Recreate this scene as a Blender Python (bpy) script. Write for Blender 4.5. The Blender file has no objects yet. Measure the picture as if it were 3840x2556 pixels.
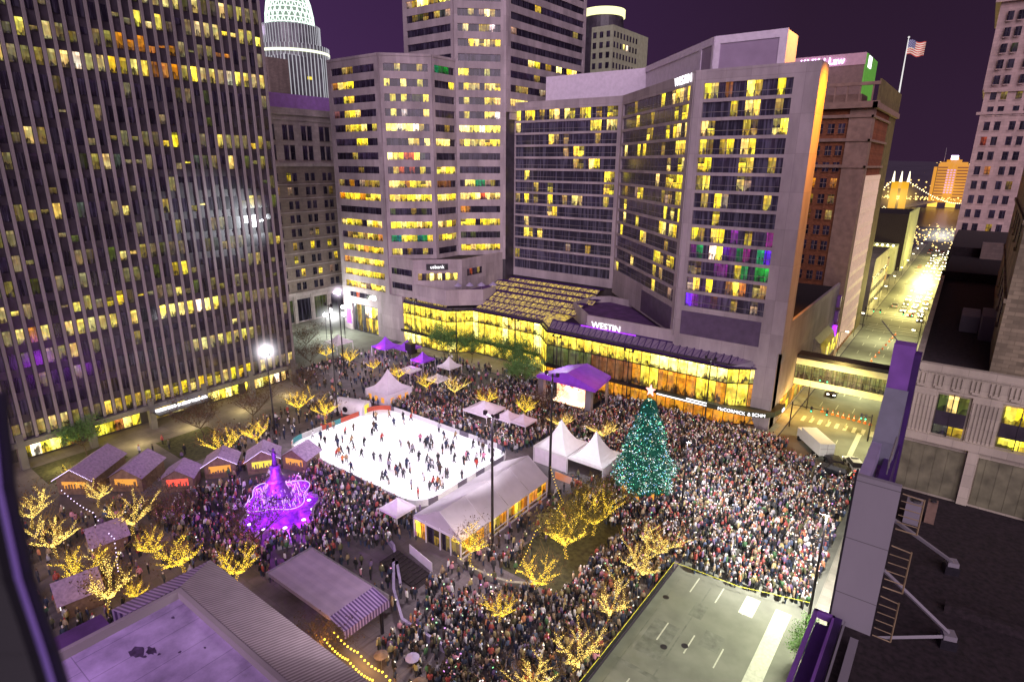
import bpy, math, random, numpy as np
from mathutils import Vector, Matrix
R = random.Random(7)
S = bpy.context.scene
COL = S.collection
rad = math.radians
# ------------------------------------------------------------------ helpers
WL = {}                                   # world location of every parent
def tag(o, label=None, cat=None, group=None, kind=None):
    if label: o['label'] = label
    if cat: o['category'] = cat
    if group: o['group'] = group
    if kind: o['kind'] = kind
    return o
def thing(name, label, cat, loc=(0, 0, 0), group=None):
    o = bpy.data.objects.new(name, None); COL.objects.link(o)
    o.location = loc; o.empty_display_size = .2; WL[o.name] = Vector(loc)
    return tag(o, label, cat, group)
class Fr:                                 # a wall frame: origin, direction along, outward normal
    def __init__(s, P, d, n=None):
        s.P = Vector((P[0], P[1], P[2] if len(P) > 2 else 0)); s.d = Vector((d[0], d[1], 0)).normalized()
        s.n = Vector((n[0], n[1], 0)).normalized() if n else Vector((s.d.y, -s.d.x, 0))
    def pt(s, a, z, o=0): return s.P + s.d*a + s.n*o + Vector((0, 0, z))
class MB:
    def __init__(s): s.v = []; s.f = []; s.m = []; s.c = []; s.uv = []
    def poly(s, pts, m=0, c=None, uv=None):
        i = len(s.v); s.v += [tuple(p) for p in pts]; s.f.append(tuple(range(i, i+len(pts)))); s.m.append(m); s.c.append(c); s.uv.append(uv)
    def hexa(s, p, m=0, c=None):          # 8 corners: bottom 4 then top 4
        i = len(s.v); s.v += [tuple(q) for q in p]
        for f in ((0, 3, 2, 1), (4, 5, 6, 7), (0, 1, 5, 4), (1, 2, 6, 5), (2, 3, 7, 6), (3, 0, 4, 7)):
            s.f.append(tuple(i+k for k in f)); s.m.append(m); s.c.append(c); s.uv.append(None)
    def box(s, x0, x1, y0, y1, z0, z1, m=0, c=None):
        s.hexa([(x0, y0, z0), (x1, y0, z0), (x1, y1, z0), (x0, y1, z0), (x0, y0, z1), (x1, y0, z1), (x1, y1, z1), (x0, y1, z1)], m, c)
    def cbox(s, cx, cy, cz, sx, sy, sz, a=0, m=0, c=None):
        ca, sa = math.cos(a), math.sin(a); P = []
        for z in (cz-sz/2, cz+sz/2):
            for dx, dy in ((-1, -1), (1, -1), (1, 1), (-1, 1)):
                x, y = dx*sx/2, dy*sy/2; P.append((cx+x*ca-y*sa, cy+x*sa+y*ca, z))
        s.hexa(P, m, c)
    def fbox(s, fr, a0, a1, z0, z1, o0, o1, m=0, c=None):
        s.hexa([fr.pt(a0, z0, o1), fr.pt(a1, z0, o1), fr.pt(a1, z0, o0), fr.pt(a0, z0, o0), fr.pt(a0, z1, o1), fr.pt(a1, z1, o1), fr.pt(a1, z1, o0), fr.pt(a0, z1, o0)], m, c)
    def fquad(s, fr, a0, a1, z0, z1, o, m=0, c=None, u0=0):
        s.poly([fr.pt(a0, z0, o), fr.pt(a1, z0, o), fr.pt(a1, z1, o), fr.pt(a0, z1, o)], m, c, [(u0, 0), (u0+a1-a0, 0), (u0+a1-a0, 1), (u0, 1)])
    def prism(s, poly, z0, z1, m=0, mt=None):
        n = len(poly); zt = z1
        s.poly([(p[0], p[1], z1) for p in poly], m if mt is None else mt); s.poly([(p[0], p[1], z0) for p in reversed(poly)], m)
        for i in range(n):
            a, b = poly[i], poly[(i+1) % n]
            s.poly([(a[0], a[1], z0), (b[0], b[1], z0), (b[0], b[1], z1), (a[0], a[1], z1)], m)
    def tube(s, pts, r, n=6, m=0, c=None, cap=True):
        rs = r if isinstance(r, (list, tuple)) else [r]*len(pts); P = [Vector(p) for p in pts]; i0 = len(s.v)
        for k, p in enumerate(P):
            d = (P[min(k+1, len(P)-1)]-P[max(k-1, 0)]).normalized()
            a = d.cross(Vector((0, 0, 1)) if abs(d.z) < .9 else Vector((1, 0, 0))).normalized(); b = d.cross(a)
            for j in range(n):
                t = 2*math.pi*j/n; s.v.append(tuple(p+(a*math.cos(t)+b*math.sin(t))*rs[k]))
        for k in range(len(P)-1):
            for j in range(n):
                s.f.append((i0+k*n+j, i0+k*n+(j+1) % n, i0+(k+1)*n+(j+1) % n, i0+(k+1)*n+j)); s.m.append(m); s.c.append(c); s.uv.append(None)
        if cap:
            s.f.append(tuple(i0+j for j in reversed(range(n)))); s.f.append(tuple(i0+(len(P)-1)*n+j for j in range(n)))
            s.m += [m, m]; s.c += [c, c]; s.uv += [None, None]
    def lathe(s, cx, cy, prof, n=24, m=0, fn=None):
        i0 = len(s.v)
        for z, r in prof:
            for j in range(n):
                t = 2*math.pi*j/n; k = fn(t) if fn else 1
                s.v.append((cx+r*k*math.cos(t), cy+r*k*math.sin(t), z))
        for k in range(len(prof)-1):
            for j in range(n):
                s.f.append((i0+k*n+j, i0+k*n+(j+1) % n, i0+(k+1)*n+(j+1) % n, i0+(k+1)*n+j)); s.m.append(m); s.c.append(None); s.uv.append(None)
        s.f.append(tuple(i0+(len(prof)-1)*n+j for j in range(n))); s.m.append(m); s.c.append(None); s.uv.append(None)
    def octa(s, p, r, m=0, c=None):
        i = len(s.v); x, y, z = p
        s.v += [(x+r, y, z), (x, y+r, z), (x-r, y, z), (x, y-r, z), (x, y, z+r), (x, y, z-r)]
        for f in ((0, 1, 4), (1, 2, 4), (2, 3, 4), (3, 0, 4), (1, 0, 5), (2, 1, 5), (3, 2, 5), (0, 3, 5)):
            s.f.append(tuple(i+k for k in f)); s.m.append(m); s.c.append(c); s.uv.append(None)
    def build(s, name, mats, parent=None, smooth=False, label=None, kind=None, loc=None):
        if not isinstance(mats, (list, tuple)): mats = [mats]
        off = WL[parent.name] if parent else Vector(loc or (0, 0, 0))
        me = bpy.data.meshes.new(name); V = np.array(s.v, dtype=np.float64)-np.array(off)
        me.from_pydata(V.tolist(), [], s.f)
        for m in mats: me.materials.append(m)
        me.polygons.foreach_set('material_index', s.m)
        if smooth: me.polygons.foreach_set('use_smooth', [True]*len(s.f))
        uvl = me.uv_layers.new(name='UVMap'); UV = []
        W = V+np.array(off)
        for f, uv in zip(s.f, s.uv):
            if uv: UV += [q for p in uv for q in p]; continue
            p = [W[i] for i in f[:3]]; nx, ny, nz = np.cross(p[1]-p[0], p[2]-p[0]); l = math.sqrt(nx*nx+ny*ny+nz*nz) or 1
            if abs(nz)/l > .8:
                for i in f: UV += [W[i][0], W[i][1]]
            else:
                h = math.hypot(nx, ny) or 1; tx, ty = -ny/h, nx/h
                for i in f: UV += [W[i][0]*tx+W[i][1]*ty, W[i][2]]
        uvl.data.foreach_set('uv', UV)
        if any(c is not None for c in s.c):
            at = me.attributes.new('Col', 'FLOAT_COLOR', 'FACE')
            at.data.foreach_set('color', [q for c in s.c for q in ((*c, 1) if c is not None else (0, 0, 0, 1))])
        o = bpy.data.objects.new(name, me); COL.objects.link(o)
        if parent: o.parent = parent; WL[o.name] = Vector(off)
        else: o.location = off; WL[o.name] = Vector(off)
        return tag(o, label, kind=kind)
# ------------------------------------------------------------------ materials
def nodes(name):
    m = bpy.data.materials.new(name); m.use_nodes = True; nt = m.node_tree
    return m, nt, nt.nodes['Principled BSDF'], nt.nodes, nt.links
def mat(name, c, rough=.7, metal=0, var=.25, scale=.8, em=None, es=0, bump=0, c2=None, detail=4, sample=False, rand=0):
    m, nt, p, N, L = nodes(name); p.inputs['Roughness'].default_value = rough; p.inputs['Metallic'].default_value = metal
    if var or c2:
        tc = N.new('ShaderNodeNewGeometry'); nz = N.new('ShaderNodeTexNoise'); nz.inputs['Scale'].default_value = scale; nz.inputs['Detail'].default_value = detail
        L.new(tc.outputs['Position'], nz.inputs['Vector']); mx = N.new('ShaderNodeMix'); mx.data_type = 'RGBA'
        rp = N.new('ShaderNodeMapRange'); rp.inputs[1].default_value = .3; rp.inputs[2].default_value = .7; L.new(nz.outputs[0], rp.inputs[0]); L.new(rp.outputs[0], mx.inputs[0])
        a = [x*(1-var) for x in c]; b = c2 or [min(1, x*(1+var)) for x in c]
        mx.inputs[6].default_value = (*a, 1); mx.inputs[7].default_value = (*b, 1); out = mx.outputs[2]
        if rand:
            oi = N.new('ShaderNodeObjectInfo'); hs = N.new('ShaderNodeHueSaturation'); mr = N.new('ShaderNodeMapRange'); mr.inputs[3].default_value = 1-rand; mr.inputs[4].default_value = 1+rand
            L.new(oi.outputs['Random'], mr.inputs[0]); L.new(mr.outputs[0], hs.inputs['Value']); L.new(out, hs.inputs['Color']); out = hs.outputs[0]
        L.new(out, p.inputs['Base Color'])
        if bump:
            bp = N.new('ShaderNodeBump'); bp.inputs['Strength'].default_value = bump; bp.inputs['Distance'].default_value = .05; L.new(nz.outputs[0], bp.inputs['Height']); L.new(bp.outputs[0], p.inputs['Normal'])
    else: p.inputs['Base Color'].default_value = (*c, 1)
    if em: p.inputs['Emission Color'].default_value = (*em, 1); p.inputs['Emission Strength'].default_value = es
    if em and not sample: m.cycles.emission_sampling = 'NONE'
    return m
def panel_mat(name, c, w, h, seam=.72, var=.12, rough=.8, off=0, stain=.25, mort=.02):
    """masonry or precast panels: brick texture on metre UVs, plus weather stains"""
    m, nt, p, N, L = nodes(name); p.inputs['Roughness'].default_value = rough
    uv = N.new('ShaderNodeUVMap'); br = N.new('ShaderNodeTexBrick'); L.new(uv.outputs[0], br.inputs['Vector'])
    br.offset = off; br.inputs['Scale'].default_value = 1; br.inputs['Brick Width'].default_value = w; br.inputs['Row Height'].default_value = h; br.inputs['Mortar Size'].default_value = mort
    br.inputs['Color1'].default_value = (*[x*(1-var) for x in c], 1); br.inputs['Color2'].default_value = (*[x*(1+var) for x in c], 1); br.inputs['Mortar'].default_value = (*[x*seam for x in c], 1)
    g = N.new('ShaderNodeNewGeometry'); nz = N.new('ShaderNodeTexNoise'); nz.inputs['Scale'].default_value = .18; nz.inputs['Detail'].default_value = 7; nz.inputs['Roughness'].default_value = .65
    mp = N.new('ShaderNodeMapping'); mp.inputs['Scale'].default_value = (1.6, 1.6, .5); L.new(g.outputs['Position'], mp.inputs[0]); L.new(mp.outputs[0], nz.inputs['Vector'])
    mr = N.new('ShaderNodeMapRange'); mr.inputs[1].default_value = .3; mr.inputs[2].default_value = .7; mr.inputs[3].default_value = 1-stain; mr.inputs[4].default_value = 1+stain*.6; L.new(nz.outputs[0], mr.inputs[0])
    mx = N.new('ShaderNodeMix'); mx.data_type = 'RGBA'; mx.blend_type = 'MULTIPLY'; mx.inputs[0].default_value = 1; L.new(br.outputs[0], mx.inputs[6]); L.new(mr.outputs[0], mx.inputs[7]); L.new(mx.outputs[2], p.inputs['Base Color'])
    return m
def window_mat(name, mull=1.45, base=(.012, .01, .018), rough=.15, curt=1.6, lo=.55, gain=1, zs=.12):
    """glass with a lit or dark room behind it; the room colour comes from the face attribute"""
    m, nt, p, N, L = nodes(name); p.inputs['Roughness'].default_value = rough; p.inputs['Base Color'].default_value = (*base, 1)
    at = N.new('ShaderNodeAttribute'); at.attribute_name = 'Col'; uv = N.new('ShaderNodeUVMap'); sp = N.new('ShaderNodeSeparateXYZ'); L.new(uv.outputs[0], sp.inputs[0])
    def M(op, a, b=None):
        n = N.new('ShaderNodeMath'); n.operation = op
        for i, q in enumerate((a, b)):
            if q is None: continue
            if isinstance(q, (int, float)): n.inputs[i].default_value = q
            else: L.new(q, n.inputs[i])
        return n.outputs[0]
    fr = M('FRACT', M('DIVIDE', sp.outputs[0], mull)); mm = M('GREATER_THAN', fr, .06 if mull < 20 else -1); mm = M('ADD', M('MULTIPLY', mm, .85), .15)
    g = N.new('ShaderNodeNewGeometry')
    def noise(sc, det=3, xyz=(1, 1, 1), off=0):
        mp = N.new('ShaderNodeMapping'); mp.inputs['Scale'].default_value = xyz; mp.inputs['Location'].default_value = (off, off, 0); L.new(g.outputs['Position'], mp.inputs[0])
        n = N.new('ShaderNodeTexNoise'); n.inputs['Scale'].default_value = sc; n.inputs['Detail'].default_value = det; n.inputs['Roughness'].default_value = .65; L.new(mp.outputs[0], n.inputs['Vector']); return n.outputs[0]
    def rng(x, a, b, c, d):
        n = N.new('ShaderNodeMapRange'); n.inputs[1].default_value = a; n.inputs[2].default_value = b; n.inputs[3].default_value = c; n.inputs[4].default_value = d; L.new(x, n.inputs[0]); return n.outputs[0]
    cur = rng(noise(curt, 2, (1, 1, zs)), .36, .62, lo, 1.2)          # curtains, columns, people: upright streaks
    soft = rng(noise(.55, 3, off=9), .32, .68, .55, 1.35)               # brighter and dimmer parts of the rooms
    v = sp.outputs[1]; cl = M('MULTIPLY', M('GREATER_THAN', v, .80), rng(noise(2.2, 1, (1, 1, .2), 4), .45, .55, 0, .9))
    low = M('MULTIPLY', M('LESS_THAN', v, rng(noise(1.1, 2, (1, 1, .1), 17), .35, .65, 0, .5)), -.6)
    k = M('MULTIPLY', M('ADD', M('ADD', M('MULTIPLY', cur, soft), cl), low), mm); k = M('MAXIMUM', k, .04)
    warm = N.new('ShaderNodeMix'); warm.data_type = 'RGBA'; warm.blend_type = 'MULTIPLY'; L.new(rng(noise(.8, 1, off=31), .40, .62, 0, .85), warm.inputs[0]); warm.inputs[7].default_value = (1, .74, .6, 1); L.new(at.outputs['Color'], warm.inputs[6])
    mx = N.new('ShaderNodeMix'); mx.data_type = 'RGBA'; mx.blend_type = 'MULTIPLY'; mx.inputs[0].default_value = 1
    L.new(warm.outputs[2], mx.inputs[6]); L.new(k, mx.inputs[7]); L.new(mx.outputs[2], p.inputs['Emission Color']); p.inputs['Emission Strength'].default_value = gain
    bm = N.new('ShaderNodeMix'); bm.data_type = 'RGBA'; L.new(rng(noise(curt*.8, 2, (1, 1, .05), 50), .48, .6, 0, 1), bm.inputs[0]); bm.inputs[6].default_value = (*base, 1); bm.inputs[7].default_value = (*[q*3+.02 for q in base], 1); L.new(bm.outputs[2], p.inputs['Base Color'])
    m.cycles.emission_sampling = 'NONE'; return m
def col_mat(name, rough=.8, attr=True, em=0):
    m, nt, p, N, L = nodes(name); p.inputs['Roughness'].default_value = rough
    if attr:
        at = N.new('ShaderNodeAttribute'); at.attribute_name = 'Col'; src = at.outputs['Color']
    else:
        at = N.new('ShaderNodeObjectInfo'); src = at.outputs['Color']
    g = N.new('ShaderNodeNewGeometry'); nz = N.new('ShaderNodeTexNoise'); nz.inputs['Scale'].default_value = 9; L.new(g.outputs['Position'], nz.inputs['Vector'])
    mr = N.new('ShaderNodeMapRange'); mr.inputs[3].default_value = .6; mr.inputs[4].default_value = 1.4; L.new(nz.outputs[0], mr.inputs[0])
    mx = N.new('ShaderNodeMix'); mx.data_type = 'RGBA'; mx.blend_type = 'MULTIPLY'; mx.inputs[0].default_value = 1; L.new(src, mx.inputs[6]); L.new(mr.outputs[0], mx.inputs[7]); L.new(mx.outputs[2], p.inputs['Base Color'])
    if em: L.new(src, p.inputs['Emission Color']); p.inputs['Emission Strength'].default_value = em; m.cycles.emission_sampling = 'NONE'
    return m
def glow(name, c, s, sample=False): return mat(name, (.05, .05, .05), var=0, em=c, es=s, sample=sample)
M_ = {}
M_['conc'] = panel_mat('pale_precast_concrete', (.40, .335, .36), 3.4, 3.45, off=0, stain=.34)
M_['conc_w'] = panel_mat('hotel_concrete', (.42, .355, .385), 4.2, 6.1, seam=.6, off=0, stain=.28)
M_['fin'] = mat('grey_mauve_steel_fins', (.25, .215, .225), .55, var=.35, scale=.06)
M_['colm'] = mat('dark_granite_column', (.11, .10, .11), .6, var=.3, scale=.4)
M_['darkband'] = mat('dark_spandrel', (.05, .04, .055), .35, var=.4, scale=.5)
M_['glass'] = window_mat('office_glass')
M_['glass_h'] = window_mat('hotel_glass', 1.7, (.028, .026, .042), .2, 2.4, .42)
M_['glass_n'] = window_mat('single_glass', 50, curt=2.2, lo=.6, gain=.62)
M_['glass_a'] = window_mat('atrium_glass', 60, (.02, .02, .02), .2, .75, .6, 1.0, .8)
M_['brown'] = panel_mat('brown_brick', (.24, .08, .035), .5, .25, var=.25, off=.5)
M_['stone'] = panel_mat('old_stone', (.46, .38, .38), 1.6, .8, off=.5, stain=.35)
M_['stone_d'] = panel_mat('dark_brick_block', (.25, .19, .17), 1.2, .5, off=.5, stain=.35)
M_['carew'] = panel_mat('pink_limestone', (.50, .36, .34), 1.4, .7, off=.5, stain=.2)
M_['beige'] = panel_mat('beige_rough_brick', (.24, .20, .13), .9, .35, var=.3, off=.5, stain=.5)
M_['orn'] = panel_mat('carved_limestone', (.50, .45, .35), 1.9, 1.1, off=.5, stain=.25)
M_['roofd'] = mat('dark_gravel_roof', (.022, .014, .018), .95, var=.6, scale=3, detail=8)
M_['roofp'] = mat('purple_lit_flat_roof', (.09, .035, .14), .9, var=.35, scale=.5)
M_['membrane'] = panel_mat('stained_roof_membrane', (.36, .27, .46), 2.6, 9, seam=.62, var=.05, off=.5, stain=.5, mort=.035)
M_['stain'] = mat('wet_roof_stain', (.07, .04, .10), .5, var=.5, scale=2)
M_['white'] = mat('white_vinyl', (.75, .70, .78), .6, var=.06, scale=1)
M_['vinyl'] = mat('lilac_tent_vinyl', (.76, .66, .80), .55, var=.08, scale=1.2)
M_['purplefab'] = mat('purple_stage_fabric', (.22, .05, .50), .5, var=.15, scale=.8, em=(.20, .02, .55), es=.25)
M_['purpleglow'] = mat('purple_metal', (.20, .08, .36), .5, var=.2, scale=.6)
M_['purpledark'] = mat('deep_purple_metal', (.045, .012, .11), .5, var=.3, scale=.6)
M_['lav'] = mat('lavender_panel', (.36, .30, .48), .5, var=.1, scale=.7)
M_['greyp'] = mat('grey_panel', (.235, .215, .25), .5, var=.07, scale=.5)
M_['steel'] = mat('galvanised_steel', (.33, .31, .32), .45, .6, var=.2, scale=3)
M_['black'] = mat('black_painted_steel', (.018, .015, .022), .4, var=.3, scale=3)
M_['asphalt'] = mat('worn_asphalt', (.15, .155, .13), .85, var=.2, scale=.35, detail=14, bump=.15)
M_['pave'] = panel_mat('plaza_pavers', (.14, .115, .13), 1.5, 1.5, var=.12, stain=.4)
M_['walk'] = panel_mat('sidewalk_concrete', (.30, .29, .24), 1.6, 1.6, stain=.3)
M_['paint'] = mat('road_paint', (.42, .43, .36), .7, var=.15, scale=3)
M_['ice'] = mat('white_ice', (.88, .88, .92), .35, var=.06, scale=.9, em=(1, .97, 1), es=.28, detail=9)  # part of the floodlit brightness is put into the ice as emission
M_['grass'] = mat('dark_lawn', (.05, .048, .022), .95, var=.5, scale=2)
M_['bark'] = mat('tree_bark', (.08, .05, .035), .9, var=.3, scale=5)
M_['wrapbark'] = mat('bulb_glow_bark', (.2, .12, .05), .9, var=.3, scale=5, em=(1, .55, .03), es=.16)  # bulb light on the bark is put in as emission
M_['twig'] = mat('bare_twigs_and_last_leaves', (.10, .055, .03), .9, var=.4, scale=1.2)
M_['twig_o'] = mat('olive_leaves', (.13, .105, .02), .9, var=.4, scale=1.2)
M_['leafg'] = mat('green_leaves', (.10, .21, .05), .8, var=.45, scale=1.2)
M_['bulb'] = glow('warm_bulbs', (1, .68, .05), 3.4)
M_['bulbw'] = glow('pale_warm_bulbs', (1, .72, .16), 3.4)
M_['bulbv'] = glow('violet_white_bulbs', (.78, .62, 1), 4)
M_['lampw'] = glow('floodlight_lens', (1, .96, 1), 60)
M_['lampy'] = glow('street_lamp_lens', (1, .9, .5), 14)
M_['yglow'] = glow('yellow_interior', (1, .78, .05), 1.1)
M_['wglow'] = glow('white_sign_face', (1, .96, 1), 2.2)
M_['pglow'] = glow('purple_light', (.42, .03, 1), 2.0)
M_['vglow'] = glow('violet_white_sign', (.85, .55, 1), 7)
M_['oglow'] = glow('orange_interior', (1, .40, .04), 1.0)
M_['redl'] = glow('red_light', (1, .08, .04), 1.6)
M_['grnl'] = glow('green_light', (.05, 1, .35), 4)
M_['headl'] = glow('head_light', (1, .92, .75), 14)
M_['bronze'] = mat('dark_bronze', (.07, .045, .05), .45, .5, var=.3, scale=2)
M_['wood'] = mat('hut_boards', (.19, .12, .09), .8, var=.3, scale=2)
M_['shingle'] = mat('hut_roof', (.33, .23, .38), .9, var=.25, scale=3)
M_['tyre'] = mat('tyre_rubber', (.02, .02, .02), .9, var=.2)
M_['orange'] = mat('traffic_cone_orange', (.75, .15, .02), .6, var=.1)
M_['crowd'] = col_mat('winter_clothes'); M_['coat'] = col_mat('coat_cloth', attr=False)
M_['colpaint'] = col_mat('colour_panels', .6)
M_['skin'] = mat('skin', (.45, .27, .2), .6, var=.1); M_['hair'] = mat('hair', (.04, .025, .018), .8, var=.4)
M_['trouser'] = mat('dark_trousers', (.035, .035, .05), .85, var=.4, rand=.5); M_['shoe'] = mat('shoes', (.03, .025, .02), .6, var=.2)
# ribbed sheet metal: bands across the slope, driven by metre UVs
def ribbed(name, c1, c2, w, axis):
    m, nt, p, N, L = nodes(name); p.inputs['Roughness'].default_value = .5
    g = N.new('ShaderNodeNewGeometry'); sp = N.new('ShaderNodeSeparateXYZ'); L.new(g.outputs['Position'], sp.inputs[0])
    d = N.new('ShaderNodeMath'); d.operation = 'DIVIDE'; d.inputs[1].default_value = w; L.new(sp.outputs[axis], d.inputs[0]); f = N.new('ShaderNodeMath'); f.operation = 'FRACT'; L.new(d.outputs[0], f.inputs[0])
    r = N.new('ShaderNodeValToRGB'); r.color_ramp.elements[0].position = .42; r.color_ramp.elements[0].color = (*c1, 1); r.color_ramp.elements[1].position = .52; r.color_ramp.elements[1].color = (*c2, 1); L.new(f.outputs[0], r.inputs[0])
    nz = N.new('ShaderNodeTexNoise'); nz.inputs['Scale'].default_value = .6; nz.inputs['Detail'].default_value = 6; L.new(g.outputs['Position'], nz.inputs['Vector'])
    mr = N.new('ShaderNodeMapRange'); mr.inputs[3].default_value = .65; mr.inputs[4].default_value = 1.3; L.new(nz.outputs[0], mr.inputs[0])
    mx = N.new('ShaderNodeMix'); mx.data_type = 'RGBA'; mx.blend_type = 'MULTIPLY'; mx.inputs[0].default_value = 1; L.new(r.outputs[0], mx.inputs[6]); L.new(mr.outputs[0], mx.inputs[7]); L.new(mx.outputs[2], p.inputs['Base Color']); return m
M_['ribx'] = ribbed('ribbed_metal_along_x', (.34, .28, .31), (.17, .13, .15), .30, 0)
M_['riby'] = ribbed('ribbed_metal_along_y', (.42, .30, .54), (.10, .05, .17), .36, 1)
M_['plank'] = ribbed('seamed_roof_boards', (.40, .30, .42), (.37, .28, .40), 1.1, 1)
def text(s, size, fr, a, z, o, m, parent, name='sign_text', depth=.06, flat=False):
    cu = bpy.data.curves.new(name, 'FONT'); cu.body = s; cu.size = size; cu.extrude = depth; cu.align_x = 'CENTER'
    t = bpy.data.objects.new(name, cu); COL.objects.link(t); bpy.context.view_layer.update()
    me = bpy.data.meshes.new_from_object(t.evaluated_get(bpy.context.evaluated_depsgraph_get())); bpy.data.objects.remove(t)
    me.materials.clear(); me.materials.append(m); p = fr.pt(a, z, o)-WL[parent.name]
    Mx = Matrix(((fr.d.x, 0, fr.n.x, p.x), (fr.d.y, 0, fr.n.y, p.y), (0, 1, 0, p.z), (0, 0, 0, 1)))
    me.transform(Mx); ob = bpy.data.objects.new(name, me); COL.objects.link(ob); ob.parent = parent; return ob
# ------------------------------------------------------------------ windows
CAMP = Vector((0, 0, 47))
TONE = {'c': (1, .88, .38, 1.25), 'd': (.8, .72, .36, .35), 'L': (1.0, .82, .07, 1.6), 'l': (.9, .66, .14, .45), 'W': (1, .92, .22, 2.8), 'o': (1, .42, .02, .85), 'b': (1, .9, .3, 1.5), 'G': (.02, .55, .16, .5), 'P': (.34, .03, .9, .5), 'R': (.95, .16, .08, .8), 'g': (.25, .33, .08, .3), 'r': (.4, .16, .05, .4), '.': (.5, .3, .8, .018)}
def tone(ch):
    r, g, b, s = TONE[ch]; k = s*(R.choice((.45, .7, .9, 1, 1.1, 1.3)) if ch != '.' else R.choice((.3, .6, 1, 1, 1.6, 2)))
    if ch == '.': return (r*k, g*k, b*k)
    return (r*k, g*k*R.uniform(.86, 1.06), b*k*(R.choice((.3, .5, .8, 1.2, 3.0)) if ch not in 'cd' else R.uniform(.3, 1)))
class Wins:
    def __init__(s, parent, m, name='window'): s.w = []; s.p = parent; s.m = m; s.n = name
    def ribbon(s, fr, a0, a1, z0, z1, pat, o=.04):
        q = []; n = len(pat); dw = (a1-a0)/n; i = 0
        while i < n:
            j = i+1
            while j < n and pat[j] == pat[i] and pat[i] == '.': j += 1
            tn = tone(pat[i])
            if getattr(s, 'flat', 0): r_, g_, b_, k_ = TONE[pat[i]]; k_ *= R.uniform(.88, 1.08); tn = (r_*k_, g_*k_, b_*k_)
            if pat[i] in 'Ll' and .9 < dw < 2.6 and s.n != 'glass_bay' and R.random() < (.1 if s.n == 'ribbon_window' else .35):
                zc = z0+(z1-z0)*R.uniform(.4, .85); q.append((fr, a0+i*dw, a0+j*dw, z0, zc, o, tn, i*dw)); q.append((fr, a0+i*dw, a0+j*dw, zc, z1, o, tuple(c*.22 for c in tn), i*dw))
            else: q.append((fr, a0+i*dw, a0+j*dw, z0, z1, o, tn, i*dw))
            i = j
        s.w.append(q)
    def finish(s, limit=100):
        s.w.sort(key=lambda q: (q[0][0].pt(q[0][1], q[0][3])-CAMP).length/max(.1, (q[-1][2]-q[0][1])))
        def emit(mb, q):
            for fr, a0, a1, z0, z1, o, c, u in q: mb.fquad(fr, a0, a1, z0, z1, o, 0, c, u)
        for q in s.w[:limit]:
            mb = MB(); emit(mb, q); mb.build(s.n, s.m, s.p)
        if s.w[limit:]:
            mb = MB()
            for q in s.w[limit:]: emit(mb, q)
            mb.build(s.n+'_rows', s.m, s.p, kind='stuff')
def ribbon_wall(mb, wn, fr, w, z0, z1, rows, pats, e0=1.3, e1=1.3, t=.4, m=0):
    """concrete bands and end piers standing proud of recessed ribbon windows; rows = [(zb, zt)] from the top"""
    mb.fbox(fr, 0, e0, z0, z1, 0, t, m); mb.fbox(fr, w-e1, w, z0, z1, 0, t, m); zt = z1
    for (zb, zu), p in zip(rows, pats):
        mb.fbox(fr, e0, w-e1, zu, zt, 0, t-.02, m); wn.ribbon(fr, e0, w-e1, zb, zu, p); zt = zb
    mb.fbox(fr, e0, w-e1, z0, zt, 0, t-.02, m)
def rnd_pat(n, p, dim=.3):
    return ''.join('.' if R.random() > p else ('l' if R.random() < dim else 'L') for _ in range(n))
def punched(wn, mb, fr, xs, zs, w, h, p, sill=None, o=.03, frame=True, dim=.4, extra='L'):
    for z in zs:
        for x in xs:
            ch = '.' if R.random() > p else ('l' if R.random() < dim else R.choice(extra))
            wn.ribbon(fr, x-w/2, x+w/2, z, z+h, ch, o)
            if frame:
                mb.fbox(fr, x-w/2-.12, x+w/2+.12, z-.18, z, 0, .22, 0); mb.fbox(fr, x-w/2-.1, x+w/2+.1, z+h, z+h+.16, 0, .14, 0)
                mb.fbox(fr, x-.04, x+.04, z, z+h, 0, .08, 1); mb.fbox(fr, x-w/2, x+w/2, z+h*.48, z+h*.53, 0, .09, 1)
# ================================================================== SETTING: ground, streets, river, hills
def flat(name, pts, z, m, label=None, kind='structure', t=0):
    mb = MB()
    if t: mb.prism(pts, z-t, z)
    else: mb.poly([(x, y, z) for x, y in pts])
    o = mb.build(name, m, label=label, kind=kind); return o
mb = MB(); prof = [(-400, 0), (470, 0), (560, -4), (700, -14), (880, -23.5), (1290, -24), (1310, -14), (1900, -6), (2600, 40), (3400, 62), (5200, 66)]
xs = [-4200, -2000, -1000, -500, -240, 0, 240, 700, 1600, 3200]
for i in range(len(prof)-1):
    (y0, z0), (y1, z1) = prof[i], prof[i+1]
    for j in range(len(xs)-1):
        k = lambda x, z, y: z+(12*math.sin(x*.0031+y*.001) if y > 2500 else 0)
        mb.poly([(xs[j], y0, k(xs[j], z0, y0)), (xs[j+1], y0, k(xs[j+1], z0, y0)), (xs[j+1], y1, k(xs[j+1], z1, y1)), (xs[j], y1, k(xs[j], z1, y1))])
M_['earth'] = mat('night_city_ground', (.02, .018, .022), .95, var=.4, scale=.02, em=(.017, .008, .021), es=1)  # faint violet emission lifts the dark ground toward the sky tone
mb.build('ground', M_['earth'], label='ground of the city falling to the river and rising as hills', kind='structure')
water, nt, p, N, L = nodes('river_water'); p.inputs['Base Color'].default_value = (.01, .008, .014, 1); p.inputs['Roughness'].default_value = .28
nz = N.new('ShaderNodeTexNoise'); nz.inputs['Scale'].default_value = .08; bp = N.new('ShaderNodeBump'); bp.inputs['Strength'].default_value = .35; bp.inputs['Distance'].default_value = 2; L.new(nz.outputs[0], bp.inputs['Height']); L.new(bp.outputs[0], p.inputs['Normal'])
flat('river', [(-2500, 870), (2500, 870), (2500, 1300), (-2500, 1300)], -22, water, 'dark river with orange reflections')
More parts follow.
